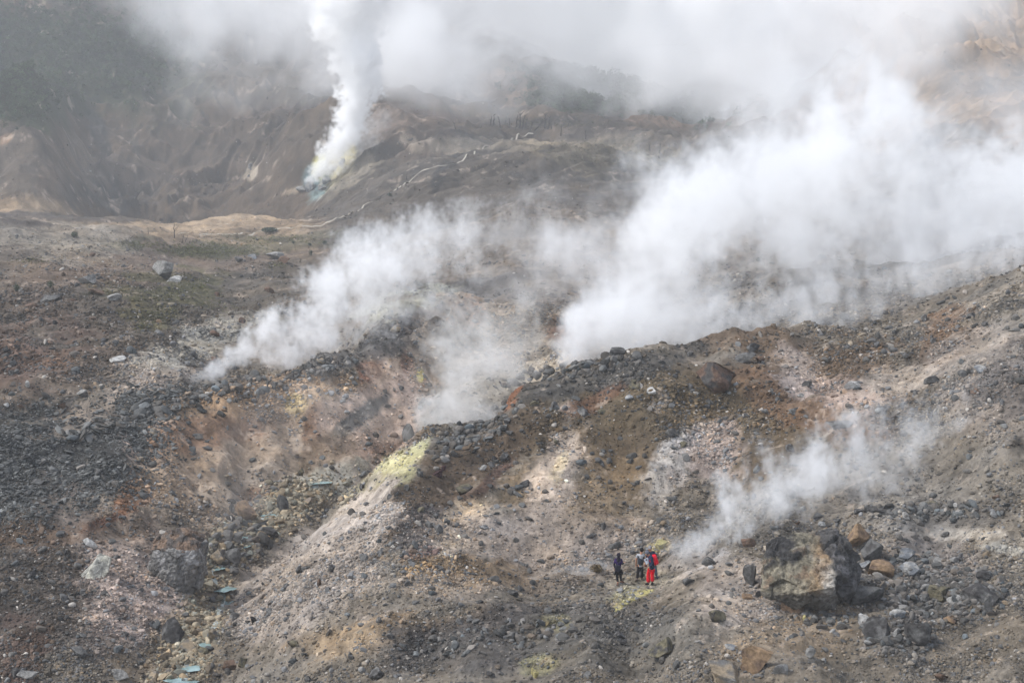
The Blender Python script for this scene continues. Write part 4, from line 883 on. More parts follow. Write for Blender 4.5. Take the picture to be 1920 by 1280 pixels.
# single loose stones, grouped by the ground they lie on
REG = [
    ('dark grey slab lying in the loose scree of the left slope', 'slabs of the dark left scree', 'dk', lambda p, q_, y, sc_, bd: sc_ > .5),
    ('rounded tan cobble lying in the bed of the milky stream', 'cobbles of the stream bed', 'tn', lambda p, q_, y, sc_, bd: bd > .5),
    ('stone on the rust-brown hillside left of the long steam streak', 'stones of the rust-brown left hillside', 'br', lambda p, q_, y, sc_, bd: y > 116 and p < 620),
    ('stone in the earth of the lower left bank', 'stones of the lower left bank', 'gr', lambda p, q_, y, sc_, bd: p < 420 and q_ > 900),
    ('stone stuck in the ravine wall across the stream', 'stones of the ravine wall', 'tn', lambda p, q_, y, sc_, bd: p < 800 and y > 92 and y < 128),
    ('stone on the ochre-brown slope between the ridge crest and the people', 'stones of the ochre-brown slope', 'ol', lambda p, q_, y, sc_, bd: p > 780 and p < 1420 and q_ < 960 and y < 112),
    ('stone on the pale grey bank between the stream and the people', 'stones of the pale bank', 'gr', lambda p, q_, y, sc_, bd: p < 1100 and q_ > 900 and q_ < 1120),
    ('stone on the dark ground along the bottom of the picture', 'stones of the dark foreground', 'gr', lambda p, q_, y, sc_, bd: p < 1330 and q_ >= 1090),
    ('stone on the foreground ground around the biggest boulder', 'stones around the biggest boulder', 'lg', lambda p, q_, y, sc_, bd: p >= 1300 and q_ > 1000),
    ('stone on the grey-brown slope above the biggest boulder', 'stones of the right slope', 'gr', lambda p, q_, y, sc_, bd: p >= 1300 and y < 130),
]
used_labels = set()
CW = {'dk': 'charcoal', 'gr': 'grey', 'tn': 'tan', 'br': 'brown', 'ol': 'olive', 'lg': 'light grey'}
def near_label(px, py, reg):
    for hx, hy, hw, hh, lb in sorted(hero_boxes, key=lambda b: math.hypot(b[0] - px, b[1] - py))[:34]:
        d = math.hypot(hx - px, hy - py)
        if d > 420 or len(lb.split()) > 12: continue
        a = math.degrees(math.atan2(-(py - hy), px - hx)) % 360
        side = ['to the right of', 'up and right of', 'above', 'up and left of', 'to the left of', 'down and left of', 'below', 'down and right of'][int((a + 22.5) // 45) % 8]
        txt = f'stone {side} the {lb}'
        if txt not in used_labels and len(txt.split()) <= 16:
            used_labels.add(txt); return txt
    return None
n_ind = 300 - N_HERO - 5
st = stones(2100, 15, 24, 2.0, 2, 8, 6)
variants = []
for k_ in range(10):
    v, f = cut_rock(RS, 3, 9, .45, .85, rough=.08)
    variants.append((v, f))
proto = {}
kept = 0
for q_ in range(2100):
    if kept >= n_ind: break
    x, y, z, size, c, sh, px_, py_, sc_, bd = [a[q_] for a in st]
    if py_ > 1275 or px_ < 5 or px_ > 1915 or y > 230: continue
    if any(abs(px_ - a) < b / 2 + 10 and abs(py_ - b2) < h2 / 2 + 10 for a, b2, b, h2, _ in hero_boxes): continue
    if 1135 < px_ < 1245 and 1030 < py_ < 1110: continue
    if 1410 < px_ < 1620 and 990 < py_ < 1160: continue
    if 270 < px_ < 390 and 985 < py_ < 1125: continue
    reg = next((r for r in REG if r[3](px_, py_, y, sc_, bd)), None)
    if reg is None: continue
    vi = RS.randint(0, 4); key = (reg[1], vi)
    if key not in proto:
        v, f = variants[(vi + 4 * REG.index(reg)) % 10]
        kd = reg[2] if vi != 3 else SEC[reg[2]]
        proto[key] = mesh_np('stone', v, f, M_rub, color=rock_color(v, kd, RS), link=False)
    o = proto[key].copy(); COL.objects.link(o)
    flat = .42 if sc_ > .5 else .75
    o.scale = (size * sh[0], size * sh[1], size * sh[2] * 1.1)
    o.rotation_euler = (RS.randn() * .35, RS.randn() * .35, RS.uniform(0, 6.28)); o.location = (x, y, z + size * .15)
    tag(o, near_label(px_, py_, reg) or reg[0], 'stone', reg[1]); kept += 1
print('hero', N_HERO, 'single', kept)
# ------------------------------------------------------------------ stream, path
def flat_mat(name, c, rough=.8, spec=.3, noise=.0, scale=3.0):
    m = bpy.data.materials.new(name); t = nodes(m); b = t.nodes.new('ShaderNodeBsdfPrincipled'); o = t.nodes.new('ShaderNodeOutputMaterial')
    b.inputs['Base Color'].default_value = (*c, 1); b.inputs['Roughness'].default_value = rough; b.inputs['Specular IOR Level'].default_value = spec
    if noise:
        g = t.nodes.new('ShaderNodeTexCoord'); n_ = t.nodes.new('ShaderNodeTexNoise'); n_.inputs['Scale'].default_value = scale; n_.inputs['Detail'].default_value = 4
        r = t.nodes.new('ShaderNodeMapRange'); r.inputs['From Min'].default_value = .3; r.inputs['From Max'].default_value = .7
        r.inputs['To Min'].default_value = 1 - noise; r.inputs['To Max'].default_value = 1 + noise
        v = t.nodes.new('ShaderNodeVectorMath'); v.operation = 'SCALE'; v.inputs[0].default_value = c
        t.links.new(g.outputs['Object'], n_.inputs['Vector']); t.links.new(n_.outputs['Fac'], r.inputs['Value']); t.links.new(r.outputs[0], v.inputs['Scale']); t.links.new(v.outputs[0], b.inputs['Base Color'])
    t.links.new(b.outputs[0], o.inputs['Surface']); return m
M_water = flat_mat('milky_water', srgb(128, 150, 149), .2, .5, .35, 1.6)
M_path = flat_mat('pale_track', srgb(162, 155, 142), .95, .1, .2, .4)
def resample(pts, step):
    out = []
    for (x0, y0), (x1, y1) in zip(pts[:-1], pts[1:]):
        n_ = max(1, int(math.hypot(x1 - x0, y1 - y0) / step))
        out += [(x0 + (x1 - x0) * k_ / n_, y0 + (y1 - y0) * k_ / n_) for k_ in range(n_)]
    return out + [pts[-1]]
def ribbon(name, P3, widths, lift, mat):
    V_, F_ = [], []
    for k_, p in enumerate(P3):
        a, b = P3[max(k_ - 1, 0)], P3[min(k_ + 1, len(P3) - 1)]; t = Vector((b.x - a.x, b.y - a.y, 0)); t = t.normalized() if t.length > 1e-6 else Vector((1, 0, 0))
        n_ = Vector((-t.y, t.x, 0))
        for s_ in (-1, -.5, 0, .5, 1):
            q_ = p + n_ * widths[k_] * s_; V_.append((q_.x, q_.y, max(ground_z(q_.x, q_.y), p.z - 3) + lift))
    for k_ in range(len(P3) - 1):
        for s_ in range(4): a = k_ * 5 + s_; F_.append((a, a + 1, a + 6, a + 5))
    return mesh_np(name, np.array(V_), np.array(F_), mat, smooth=True)
PATH = [(333, 441), (380, 444), (427, 445), (483, 439), (520, 433), (567, 431), (600, 429), (640, 411), (693, 384), (730, 365), (773, 338), (807, 319), (837, 312), (857, 309), (880, 294), (900, 278), (933, 268), (973, 258), (1000, 252)]
P3 = [ground(a, b) for a, b in resample(PATH, 3)]
dd = np.array([p.y for p in P3]); dd = np.array([np.median(dd[max(0, k_ - 7):k_ + 8]) for k_ in range(len(dd))]); ks = np.ones(9) / 9; dd = np.convolve(np.pad(dd, 4, 'edge'), ks, 'valid')
P3 = [Vector((pix2ue(a, b)[0] * d, d, ground_z(float(pix2ue(a, b)[0]) * d, d))) for (a, b), d in zip(resample(PATH, 3), dd)]
pth = ribbon('path', P3, [.22 + .06 * math.sin(k_ * .7) * math.sin(k_ * .23) for k_ in range(len(P3))], .5, M_path); tag(pth, None, None, None, 'structure')

V_, F_ = [], []
def pool(cx, cy_, rx, ry, seed):
    g = ground(cx, cy_); s = g.y / F; rs = np.random.RandomState(seed); base = len(V_)
    zs = np.median([ground(cx + a * rx, cy_ + b * ry).z for a in (-.6, 0, .6) for b in (-.6, 0, .6)])
    c = at(cx, cy_, g.y); z_ = float(zs) + .02
    n_ = 28; ph = rs.uniform(0, 6.28, 4)
    V_.append((c.x, g.y, z_))
    depth = ry * s / .34
    for k_ in range(n_):
        t = k_ / n_ * 2 * math.pi; r_ = (1 + .16 * math.sin(2 * t + ph[0]) + .12 * math.sin(3 * t + ph[1]) + .1 * math.sin(5 * t + ph[2])) * rs.uniform(.85, 1.1)
        V_.append((c.x + math.cos(t) * rx * 1.2 * s * r_, g.y + math.sin(t) * depth * 1.2 * r_, z_))
    for k_ in range(n_): F_.append((base, base + 1 + k_, base + 1 + (k_ + 1) % n_))
for k_, a in enumerate(POOLS): pool(*a, 40 + k_)
RIV = [(345, 1285), (350, 1262), (352, 1245), (372, 1228), (388, 1208), (400, 1180), (412, 1150), (422, 1130), (414, 1112), (402, 1092), (398, 1072), (425, 1045), (448, 1020), (457, 1006), (480, 985), (500, 968), (540, 940), (575, 925), (612, 905)]
st3 = [ground(a, b) for a, b in resample(RIV, 4)]
wt = mesh_np('stream', np.array(V_), np.array(F_), M_water, smooth=True); tag(wt, None, None, None, 'structure')
rv = ribbon('stream_water', st3, [.10 + .08 * math.sin(k_ * .9) for k_ in range(len(st3))], .04, flat_mat('white_water', srgb(142, 148, 144), .3, .5, .3, 3)); tag(rv, None, None, None, 'structure')

# ------------------------------------------------------------------ plants
def tube(pts, rad, seg=6):
    """tapered tube through pts"""
    V_, F_ = [], []; n_ = len(pts)
    for k_, (p, r_) in enumerate(zip(pts, rad)):
        a, b = pts[max(0, k_ - 1)], pts[min(n_ - 1, k_ + 1)]; t = (b - a).normalized(); x = t.orthogonal().normalized(); y = t.cross(x)
        for s_ in range(seg):
            an = s_ / seg * 2 * math.pi; q_ = p + (x * math.cos(an) + y * math.sin(an)) * r_; V_.append(q_[:])
    for k_ in range(n_ - 1):
        for s_ in range(seg): F_.append((k_ * seg + s_, k_ * seg + (s_ + 1) % seg, (k_ + 1) * seg + (s_ + 1) % seg, (k_ + 1) * seg + s_))
    return V_, F_
M_char = flat_mat('charred_wood', srgb(58, 54, 52), .9, .1, .4, 4)
M_log = flat_mat('dark_red_wood', srgb(60, 44, 44), .9, .1, .5, 9)
def dead_tree(px, py, hpx, lean, label, seed, group='burnt trees of the crater', limbs=4, skip=0, name='dead_tree', mat=None, girth=1.0):
    rs = random.Random(seed); g = ground(px, py, skip); s = g.y / F; h = hpx * s
    root = bpy.data.objects.new(name, None); COL.objects.link(root); root.location = g - Vector((0, 0, .1)); root.empty_display_size = .2
    tag(root, label, 'dead tree', group)
    r0 = max(.07, h * .035) * girth; n_ = 7
    tr = [Vector((lean * h * (k_ / n_) + rs.uniform(-1, 1) * .03 * h, rs.uniform(-1, 1) * .03 * h, h * k_ / n_)) for k_ in range(n_ + 1)]
    V_, F_ = tube(tr, [r0 * (1 - .75 * k_ / n_) for k_ in range(n_ + 1)])
    mesh_np('trunk', np.array(V_), np.array(F_), mat or M_char, root)
    for k_ in range(limbs):
        t = rs.uniform(.35, .9); b = tr[0].lerp(tr[-1], t); L_ = h * rs.uniform(.18, .4); an = rs.uniform(0, 6.28)
        d = Vector((math.cos(an), math.sin(an) * .6, rs.uniform(.5, 1.3))).normalized()
        p = [b, b + d * L_ * .5, b + d * L_ + Vector((0, 0, .1 * L_))]
        V_, F_ = tube(p, [r0 * .4, r0 * .28, r0 * .12], 5); mesh_np('branch', np.array(V_), np.array(F_), mat or M_char, root)
    return root
dead_tree(327, 447, 34, 0, 'tallest bare dark trunk standing on the pale flat below the crater rim', 1, limbs=2)
dead_tree(278, 441, 14, .02, 'short dark snag left of the tallest bare trunk', 2, limbs=2)
dead_tree(341, 457, 18, .25, 'slanting dark snag just right of the tallest bare trunk', 3, limbs=2)
dead_tree(347, 455, 14, .45, 'strongly leaning little snag beside the slanting one', 4, limbs=1)
dead_tree(355, 457, 8, .2, 'low forked stump right of the leaning snags', 5, limbs=2)
dead_tree(369, 454, 7, .0, 'tiny upright stump at the right end of the snags', 6, limbs=0)
dead_tree(307, 462, 9, .2, 'small thin snag by the green meadow, left of the tallest trunk', 7, limbs=1)
dead_tree(244, 448, 9, 1.0, 'fallen-over dark snag on the pale flat, leftmost of the group', 8, limbs=2)
for k_, (x_, y_, h_, l_, lb) in enumerate([(855, 245, 12, -.3, 'burnt snag alone at the left end of the far ridge'), (920, 236, 14, .1, 'burnt trunk left of the path top, first of a pair'), (926, 238, 17, .0, 'burnt trunk left of the path top, second of the pair'),
        (938, 240, 16, -.15, 'burnt trunk leaning left on the far ridge'), (947, 234, 15, .25, 'burnt trunk leaning right on the far ridge'), (955, 242, 14, 0, 'forked burnt trunk on the far ridge over the path'),
        (968, 240, 18, .1, 'burnt trunk at the left of the thick cluster'), (974, 241, 22, .08, 'tall burnt trunk in the thick cluster'), (979, 241, 20, .2, 'slanting burnt trunk in the thick cluster'), (984, 241, 15, .3, 'short slanting trunk closing the thick cluster'),
        (994, 246, 13, .3, 'low burnt trunk where the path meets the ridge'), (1002, 246, 16, .9, 'nearly fallen burnt trunk where the path ends'), (1021, 241, 22, .1, 'tall burnt trunk right of the path end'),
        (1028, 243, 20, .15, 'forked tall burnt trunk right of the path end'), (1034, 242, 14, -.1, 'short burnt trunk behind the forked one'), (1052, 256, 17, .05, 'burnt trunk alone beside the right-hand track'),
        (1064, 244, 10, .3, 'low burnt stump right of the lone trunk'), (1098, 262, 14, .0, 'dark snag on the ridge further right'), (1218, 285, 14, -.1, 'dim snag in the mist on the right ridge'), (1237, 288, 15, .05, 'dim snag farthest right on the misty ridge')]):
    dead_tree(x_, y_, h_ * 1.3, l_, lb, 30 + k_, 'burnt trees on the far ridge', limbs=3, skip=330, girth=1.8)
dead_tree(762, 341, 7, 0, 'tiny dark upright speck above the path on the ash slope', 61, 'upright specks along the path', limbs=1, girth=2.5)  # unidentified upright specks, modelled as short stumps
dead_tree(773, 338, 6, .1, 'tiny dark upright speck touching the path on the ash slope', 62, 'upright specks along the path', limbs=1, girth=2.5)
# the charred log on the brown slope
g = ground(822, 892); s = g.y / F
pp = [at(802, 906, g.y), at(812, 896, g.y - .1), at(824, 888, g.y), at(832, 878, g.y + .1), at(836, 874, g.y + .15)]
o_ = pp[0].copy(); V_, F_ = tube([p - o_ + Vector((0, -.25, .08)) for p in pp], [.10, .19, .2, .13, .05], 8); V_ = np.array(V_); V_ += np.random.RandomState(4).uniform(-.035, .035, V_.shape)
lg = mesh_np('log', V_, np.array(F_), M_log); lg.location = o_; tag(lg, 'dark reddish charred log lying aslant on the brown slope', 'log')

def leaf_cloud(rs, n_, rx, ry, rz, size):
    """n_ leaf triangles spread through an uneven crown"""
    d = rs.randn(n_, 3); d /= np.linalg.norm(d, axis=1)[:, None]
    lob = rs.randn(6, 3); lob /= np.linalg.norm(lob, axis=1)[:, None]
    r_ = rs.rand(n_) ** .45 * (.72 + .4 * np.max(np.clip(d @ lob.T, 0, 1) ** 3, axis=1))
    c = d * r_[:, None] * np.array([rx, ry, rz]); c[:, 2] += rz * .9
    a = rs.randn(n_, 3); b = rs.randn(n_, 3); a /= np.linalg.norm(a, axis=1)[:, None]; b /= np.linalg.norm(b, axis=1)[:, None]
    s_ = size * rs.uniform(.6, 1.3, (n_, 1))
    return np.stack([c - a * s_, c + a * s_, c + b * s_ * 1.2], 1)
M_leaf = rock_material('leaves', bump=0, scale=3.0, spread=.3)
def leaf_mesh(name, tris, cols, parent=None):
    v = tris.reshape(-1, 3); return mesh_np(name, v, np.arange(len(v)).reshape(-1, 3), M_leaf, parent, color=np.repeat(cols, 3, 0))
def shrub(px, py, wpx, hpx, label, seed, skip=0, col=(58, 70, 48)):
    g = ground(px, py, skip); s = g.y / F; rs = np.random.RandomState(seed)
    root = bpy.data.objects.new('shrub', None); COL.objects.link(root); root.location = g; tag(root, label, 'shrub', 'scattered shrubs')
    t = leaf_cloud(rs, 700, wpx * s / 2, wpx * s / 2, hpx * s / 2, wpx * s * .06)
    leaf_mesh('foliage', t, srgb(*col) * np.exp(rs.randn(700, 1) * .3), root)
    V_, F_ = tube([Vector((0, 0, -.1)), Vector((.02, 0, hpx * s * .4)), Vector((0, .02, hpx * s * .8))], [wpx * s * .05, wpx * s * .035, .01]); mesh_np('stem', np.array(V_), np.array(F_), M_char, root)
for k_, a in enumerate([(139, 446, 15, 13, 'dark green bush on the pale slope at upper left'), (32, 548, 14, 16, 'dim grey-green bush near the left edge'), (95, 541, 12, 16, 'dark bush on the rusty hillside'),
        (609, 459, 10, 8, 'small green bush at the right end of the meadow'), (583, 481, 9, 13, 'dark upright bush right of the meadow boulders'), (581, 462, 8, 6, 'tiny bush at the meadow edge'),
        (550, 457, 7, 5, 'tiny bush in the middle of the meadow edge'), (1422, 492, 11, 11, 'dark round bush alone on the misty right crest'), (1470, 491, 8, 6, 'low bush on the misty right crest'),
        (1540, 486, 18, 7, 'flat bush at the right of the misty crest'), (731, 369, 9, 7, 'dark bush beside the white path'), (1118, 1074, 28, 17, 'brown dry tuft left of the people'), (505, 434, 34, 8, 'long low dark shrub along the path by the crater rim')]):
    shrub(*a[:4], a[4], 200 + k_, col=(104, 90, 66) if 'dry' in a[4] else (60, 70, 54))
# grass of the small meadow and moss patches: stuff
def scatter_px(rs, cx, cy_, rx, ry, n_):
    t = rs.uniform(0, 6.28, n_); r_ = np.sqrt(rs.rand(n_)) * (1 + .3 * rs.randn(n_)); return cx + rx * r_ * np.cos(t), cy_ + ry * r_ * np.sin(t)
rs = np.random.RandomState(77); T_, Cc = [], []
for cx, cy_, rx, ry, n_ in [(400, 468, 100, 12, 900), (360, 478, 40, 8, 200), (520, 450, 80, 8, 260), (265, 460, 40, 6, 160), (325, 548, 50, 14, 200), (300, 595, 40, 14, 160), (375, 540, 22, 9, 90), (265, 614, 14, 6, 50), (60, 490, 40, 5, 60), (520, 500, 20, 8, 60), (410, 575, 60, 14, 90), (1120, 285, 110, 22, 500), (1060, 236, 120, 10, 400), (1230, 300, 60, 16, 200), (950, 228, 40, 8, 120)]:
    for a, b in zip(*scatter_px(rs, cx, cy_, rx, ry, n_)):
        g = ground(a, b, 330 if cx > 900 else 120)
        s = g.y / F; w_ = s * rs.uniform(1.2, 3.6)
        t = leaf_cloud(rs, 9, w_, w_, w_ * .45, w_ * .35) + np.array(g); T_.append(t)
        Cc.append(srgb(96, 96, 62) * np.ones((9, 1)) * math.exp(rs.randn() * .25) if cx < 900 else srgb(84, 80, 62) * np.ones((9, 1)) * math.exp(rs.randn() * .3))
gr = leaf_mesh('grass', np.concatenate(T_), np.concatenate(Cc)); tag(gr, 'low olive grass, moss and heath in thin patches', 'grass', None, 'stuff')
# far forest on the hill behind and high on the left crater wall: stuff
T_, Cc = [], []
for cx, cy_, rx, ry, n_, sk in [(1090, 180, 110, 42, 520, 560), (1060, 135, 100, 8, 120, 560), (1165, 160, 30, 20, 90, 560), (1340, 180, 110, 50, 420, 500), (110, 90, 200, 80, 900, 470), (40, 180, 70, 50, 260, 440), (250, 130, 90, 60, 200, 470)]:
    for a, b in zip(*scatter_px(rs, cx, cy_, rx, ry, n_)):
        g = ground(a, b, sk); s = g.y / F; w_ = s * rs.uniform(4, 9)
        T_.append(leaf_cloud(rs, 40, w_, w_, w_ * .8, w_ * .3) + np.array(g)); Cc.append(srgb(56, 68, 44) * np.ones((40, 1)) * math.exp(rs.randn() * .3))
fo = leaf_mesh('forest', np.concatenate(T_), np.concatenate(Cc)); tag(fo, 'far dark green forest on the crater walls and the hill behind', 'forest', None, 'stuff')
# ------------------------------------------------------------------ people
def skin_mesh(name, verts, edges, radii, mat, parent=None, root=0, sub=1, smooth=True):
    """one continuous skinned surface over a skeleton of joints"""
    me = bpy.data.meshes.new(name); me.from_pydata([v[:] for v in verts], edges, []); me.update()
    tmp = bpy.data.objects.new(name, me); COL.objects.link(tmp)
    bpy.context.view_layer.objects.active = tmp
    tmp.modifiers.new('skin', 'SKIN')
    if not me.skin_vertices: me.attributes
    sk = me.skin_vertices[0].data
    for k_, r_ in enumerate(radii):
        r_ = r_ if isinstance(r_, tuple) else (r_, r_); sk[k_].radius = r_; sk[k_].use_root = (k_ == root)
    tmp.modifiers['skin'].use_smooth_shade = smooth
    m2 = tmp.modifiers.new('sub', 'SUBSURF'); m2.levels = sub; m2.render_levels = sub
    dg = bpy.context.evaluated_depsgraph_get(); ev = tmp.evaluated_get(dg); nm = bpy.data.meshes.new_from_object(ev)
    tmp.modifiers.clear(); tmp.data = nm; nm.materials.clear(); nm.materials.append(mat); nm.name = name
    if parent: tmp.parent = parent
    return tmp
def cloth(name, c): return flat_mat(name, srgb(*c), .85, .15, .2, 14)
M_skin = flat_mat('skin', srgb(168, 120, 94), .6, .3)
def person(spec, label, parts):
    """spec: joints as photo pixels (x, y, depth offset m); feet are put on the ground"""
    D0 = spec['D']; J = {}
    for k_, v in spec.items():
        if k_ == 'D' or k_ == 'face': continue
        p = at(v[0], v[1], D0); p.y += v[2] if len(v) > 2 else 0; J[k_] = p
    for s_ in 'lr':
        for a in ('ankle', 'toe'):
            p = J[a + s_]; gz = ground_z(p.x, p.y); J[a + s_] = Vector((p.x, p.y, gz + (.09 if a == 'ankle' else .04)))
    face = Vector(spec['face']).normalized()
    o0 = J['pelvis'].copy(); o0.z = min(J['anklel'].z, J['ankler'].z) - .09
    L = {k_: v - o0 for k_, v in J.items()}
    hd, nk = L['head'], L['neck']; ch = L['chest'] if 'chest' in L else nk.lerp(L['pelvis'], .35)
    vs_, es, rr = [], [], []
    def add(p, r_, prev=None):
        vs_.append(Vector(p)); rr.append(r_)
        if prev is not None: es.append((prev, len(vs_) - 1))
        return len(vs_) - 1
    pe = add(L['pelvis'], (.14, .11)); wa = add(L['pelvis'].lerp(ch, .45), (.13, .10), pe); c_ = add(ch, (.16, .11), wa); n_ = add(nk, .055, c_)
    jw = add(hd - Vector((0, 0, .05)) + face * .012, (.07, .075), n_); h_ = add(hd + Vector((0, 0, .02)), (.078, .09), jw); 
    add(hd + face * .105 - Vector((0, 0, .01)), .013, h_)                       # nose
    side = Vector((0, 0, 1)).cross(face).normalized()
    for s_ in (1, -1): add(hd + side * .088 * s_, .014, h_)                     # ears
    for s_ in 'lr':
        sh = add(L['sh' + s_], .062, c_); el = add(L['el' + s_], .043, sh); wr = add(L['ha' + s_].lerp(L['el' + s_], .12), .028, el)
        d = (L['ha' + s_] - L['el' + s_]).normalized(); ac = d.cross(Vector((0, 0, 1))); ac = ac.normalized() if ac.length > .1 else Vector((0, 1, 0)); dn = d.cross(ac)
        pm = add(L['ha' + s_] + d * .04, (.03, .018), wr)
        for f_ in range(4):
            b = L['ha' + s_] + d * .07 + ac * (.027 - .018 * f_); ln = (.065, .075, .07, .055)[f_]
            k1 = add(b, .0095, pm); k2 = add(b + d * ln * .55 + dn * .012, .0085, k1); add(b + d * ln * .8 + dn * .04, .0075, k2)
        t1 = add(L['ha' + s_] + d * .025 + ac * .04, .011, pm); add(L['ha' + s_] + d * .065 + ac * .055 + dn * .02, .009, t1)
    for s_ in 'lr':
        side_v = (L['knee' + s_] - L['pelvis']); hp = add(L['pelvis'].lerp(L['knee' + s_], .18) + Vector((math.copysign(.04, side_v.x), 0, 0)), .09, pe)
        kn = add(L['knee' + s_], .058, hp); an = add(L['ankle' + s_] + Vector((0, 0, .02)), .04, kn); add(L['toe' + s_], (.04, .03), an)
    body = skin_mesh('person', vs_, es, rr, M_skin); body.location = o0
    tag(body, label, 'person', 'people on the crater floor')
    # clothes
    def torso(name, c, grow=.022, sleeves=1.0, hem=0.0):
        v2, e2, r2 = [], [], []
        def ad(p, r_, pr=None):
            v2.append(Vector(p)); r2.append(r_)
            if pr is not None: e2.append((pr, len(v2) - 1))
            return len(v2) - 1
        a = ad(L['pelvis'] - Vector((0, 0, hem + .07)), (.15 + grow, .12 + grow)); b = ad(L['pelvis'].lerp(ch, .5), (.14 + grow, .115 + grow), a); c2 = ad(ch, (.165 + grow, .12 + grow), b); ad(nk - (nk - ch) * .12, .075, c2)
        for s_ in 'lr':
            if sleeves <= 0: ad(L['sh' + s_], .06, c2); continue
            s1 = ad(L['sh' + s_], .07 + grow * .6, c2); s2 = ad(L['sh' + s_].lerp(L['el' + s_], min(1, sleeves * 2)), .052 + grow * .5, s1)
            if sleeves > .5: ad(L['el' + s_].lerp(L['ha' + s_], (sleeves - .5) * 2 * .9), .04 + grow * .4, s2)
        return skin_mesh(name, v2, e2, r2, cloth(name, c), body)
    def legs(name, c, grow=.018, flare=0.0):
        v2, e2, r2 = [L['pelvis'] + Vector((0, 0, .1))], [], [(.15 + grow * .5, .12 + grow * .5)]
        for s_ in 'lr':
            sx = math.copysign(.045, L['knee' + s_].x - L['pelvis'].x)
            v2 += [L['pelvis'].lerp(L['knee' + s_], .2) + Vector((sx, 0, 0)), L['knee' + s_], L['ankle' + s_].lerp(L['knee' + s_], .06)]
            k_ = len(v2); e2 += [(0, k_ - 3), (k_ - 3, k_ - 2), (k_ - 2, k_ - 1)]; r2 += [.098 + grow, .068 + grow, .05 + grow + flare]
        return skin_mesh(name, v2, e2, r2, cloth(name, c), body)
    def shoe(c):
        for s_ in 'lr':
            a, t = L['ankle' + s_], L['toe' + s_]; d = (t - a); d.z = 0; d = d.normalized() if d.length > .02 else face
            skin_mesh('shoe', [a - d * .05 - Vector((0, 0, .035)), a + d * .05 - Vector((0, 0, .03)), a + d * .19 - Vector((0, 0, .055)), a + Vector((0, 0, .04))], [(0, 1), (1, 2), (1, 3)], [.048, .05, .042, .045], cloth('shoe', c), body, root=1)
    def headwear(name, c, kind):
        v, f = ICO[3]; m_ = cloth(name, c)
        dome = v * np.array([.104, .112, .112]) * (1 + .04 * np.array([mn.noise(Vector(p) * 3) for p in v]))[:, None]; dome = dome[:] + np.array(hd + Vector((0, 0, .035)) - face * .028)
        o = mesh_np(name, dome, f, m_, body, smooth=True)
        if kind == 'scarf': skin_mesh('scarf_drape', [hd - Vector((0, 0, .02)) - face * .04, nk - face * .03, nk.lerp(ch, .4) - face * .06, ch - face * .09], [(0, 1), (1, 2), (2, 3)], [.09, .08, (.15, .09), (.11, .06)], m_, body)
        if kind == 'cap': skin_mesh('cap_brim', [hd + face * .06 + Vector((0, 0, .05)), hd + face * .15 + Vector((0, 0, .035))], [(0, 1)], [(.075, .015), (.05, .01)], m_, body)
        return o
    # eyes and mouth
    for s_ in (1, -1):
        v, f = ICO[1]; mesh_np('eye', v * .012 + np.array(hd + face * .088 + side * .032 * s_ + Vector((0, 0, .012))), f, M_char, body)
    v, f = ICO[1]; mesh_np('mouth', v * np.array([.022, .022, .006]) + np.array(hd + face * .078 - Vector((0, 0, .05))), f, flat_mat('lips', srgb(120, 66, 60)), body)
    for pr in parts:
        k_ = pr[0]
        if k_ == 'torso': torso(*pr[1:])
        elif k_ == 'legs': legs(*pr[1:])
        elif k_ == 'shoe': shoe(*pr[1:])
        else: headwear(*pr[1:])
    return body, {k_: v + o0 for k_, v in L.items()}, face

DP = ground(1200, 1090).y
def gy(px, py): return ground(px, py).y
p1, J1, f1 = person(dict(D=gy(1160, 1095), face=(.5, .8, 0), head=(1160.5, 1040.8), neck=(1160.3, 1046), pelvis=(1159.6, 1067.5), shl=(1154, 1049.3), shr=(1165.8, 1049.3), ell=(1151.6, 1058, 0), elr=(1166.4, 1058, .05), hal=(1152.8, 1066, .1), har=(1170.8, 1057, .28),
    kneel=(1157.2, 1081.5), kneer=(1164, 1080.5, .08), anklel=(1158, 1095, -.12), ankler=(1164.6, 1091, .1), toel=(1156.8, 1098, -.28), toer=(1168, 1091, .12)),
    'woman in black headscarf and purple top standing apart left, seen from behind',
    [('torso', 'top', (48, 30, 80), .02, .42), ('torso', 'undershirt', (30, 29, 36), .004, .95, .0), ('legs', 'leggings', (28, 28, 32), .004), ('shoe', (110, 82, 68)), ('hat', 'headscarf', (32, 27, 40), 'scarf')])
p2, J2, f2 = person(dict(D=gy(1198, 1090), face=(.45, .85, -.1), head=(1203.6, 1031), neck=(1202.3, 1036.2), pelvis=(1200.8, 1060), shl=(1195.2, 1039), shr=(1207.4, 1038.4), ell=(1193.2, 1048.5), elr=(1208.9, 1047, .1), hal=(1192.7, 1057.5, .04), har=(1209.5, 1053, .32),
    kneel=(1195.9, 1074), kneer=(1204, 1074), anklel=(1194.6, 1087, 0), ankler=(1203.6, 1087, .05), toel=(1192.4, 1089.5, -.05), toer=(1203.6, 1089, .2)),
    'man with short black hair in dark vest over grey shirt, back to the viewer',
    [('torso', 'shirt', (158, 160, 164), .006, .4, .06), ('torso', 'vest', (48, 52, 60), .028, 0), ('legs', 'trousers', (36, 33, 34), .012, .012), ('shoe', (108, 98, 88)), ('hat', 'hair', (26, 23, 24), 'hair')])
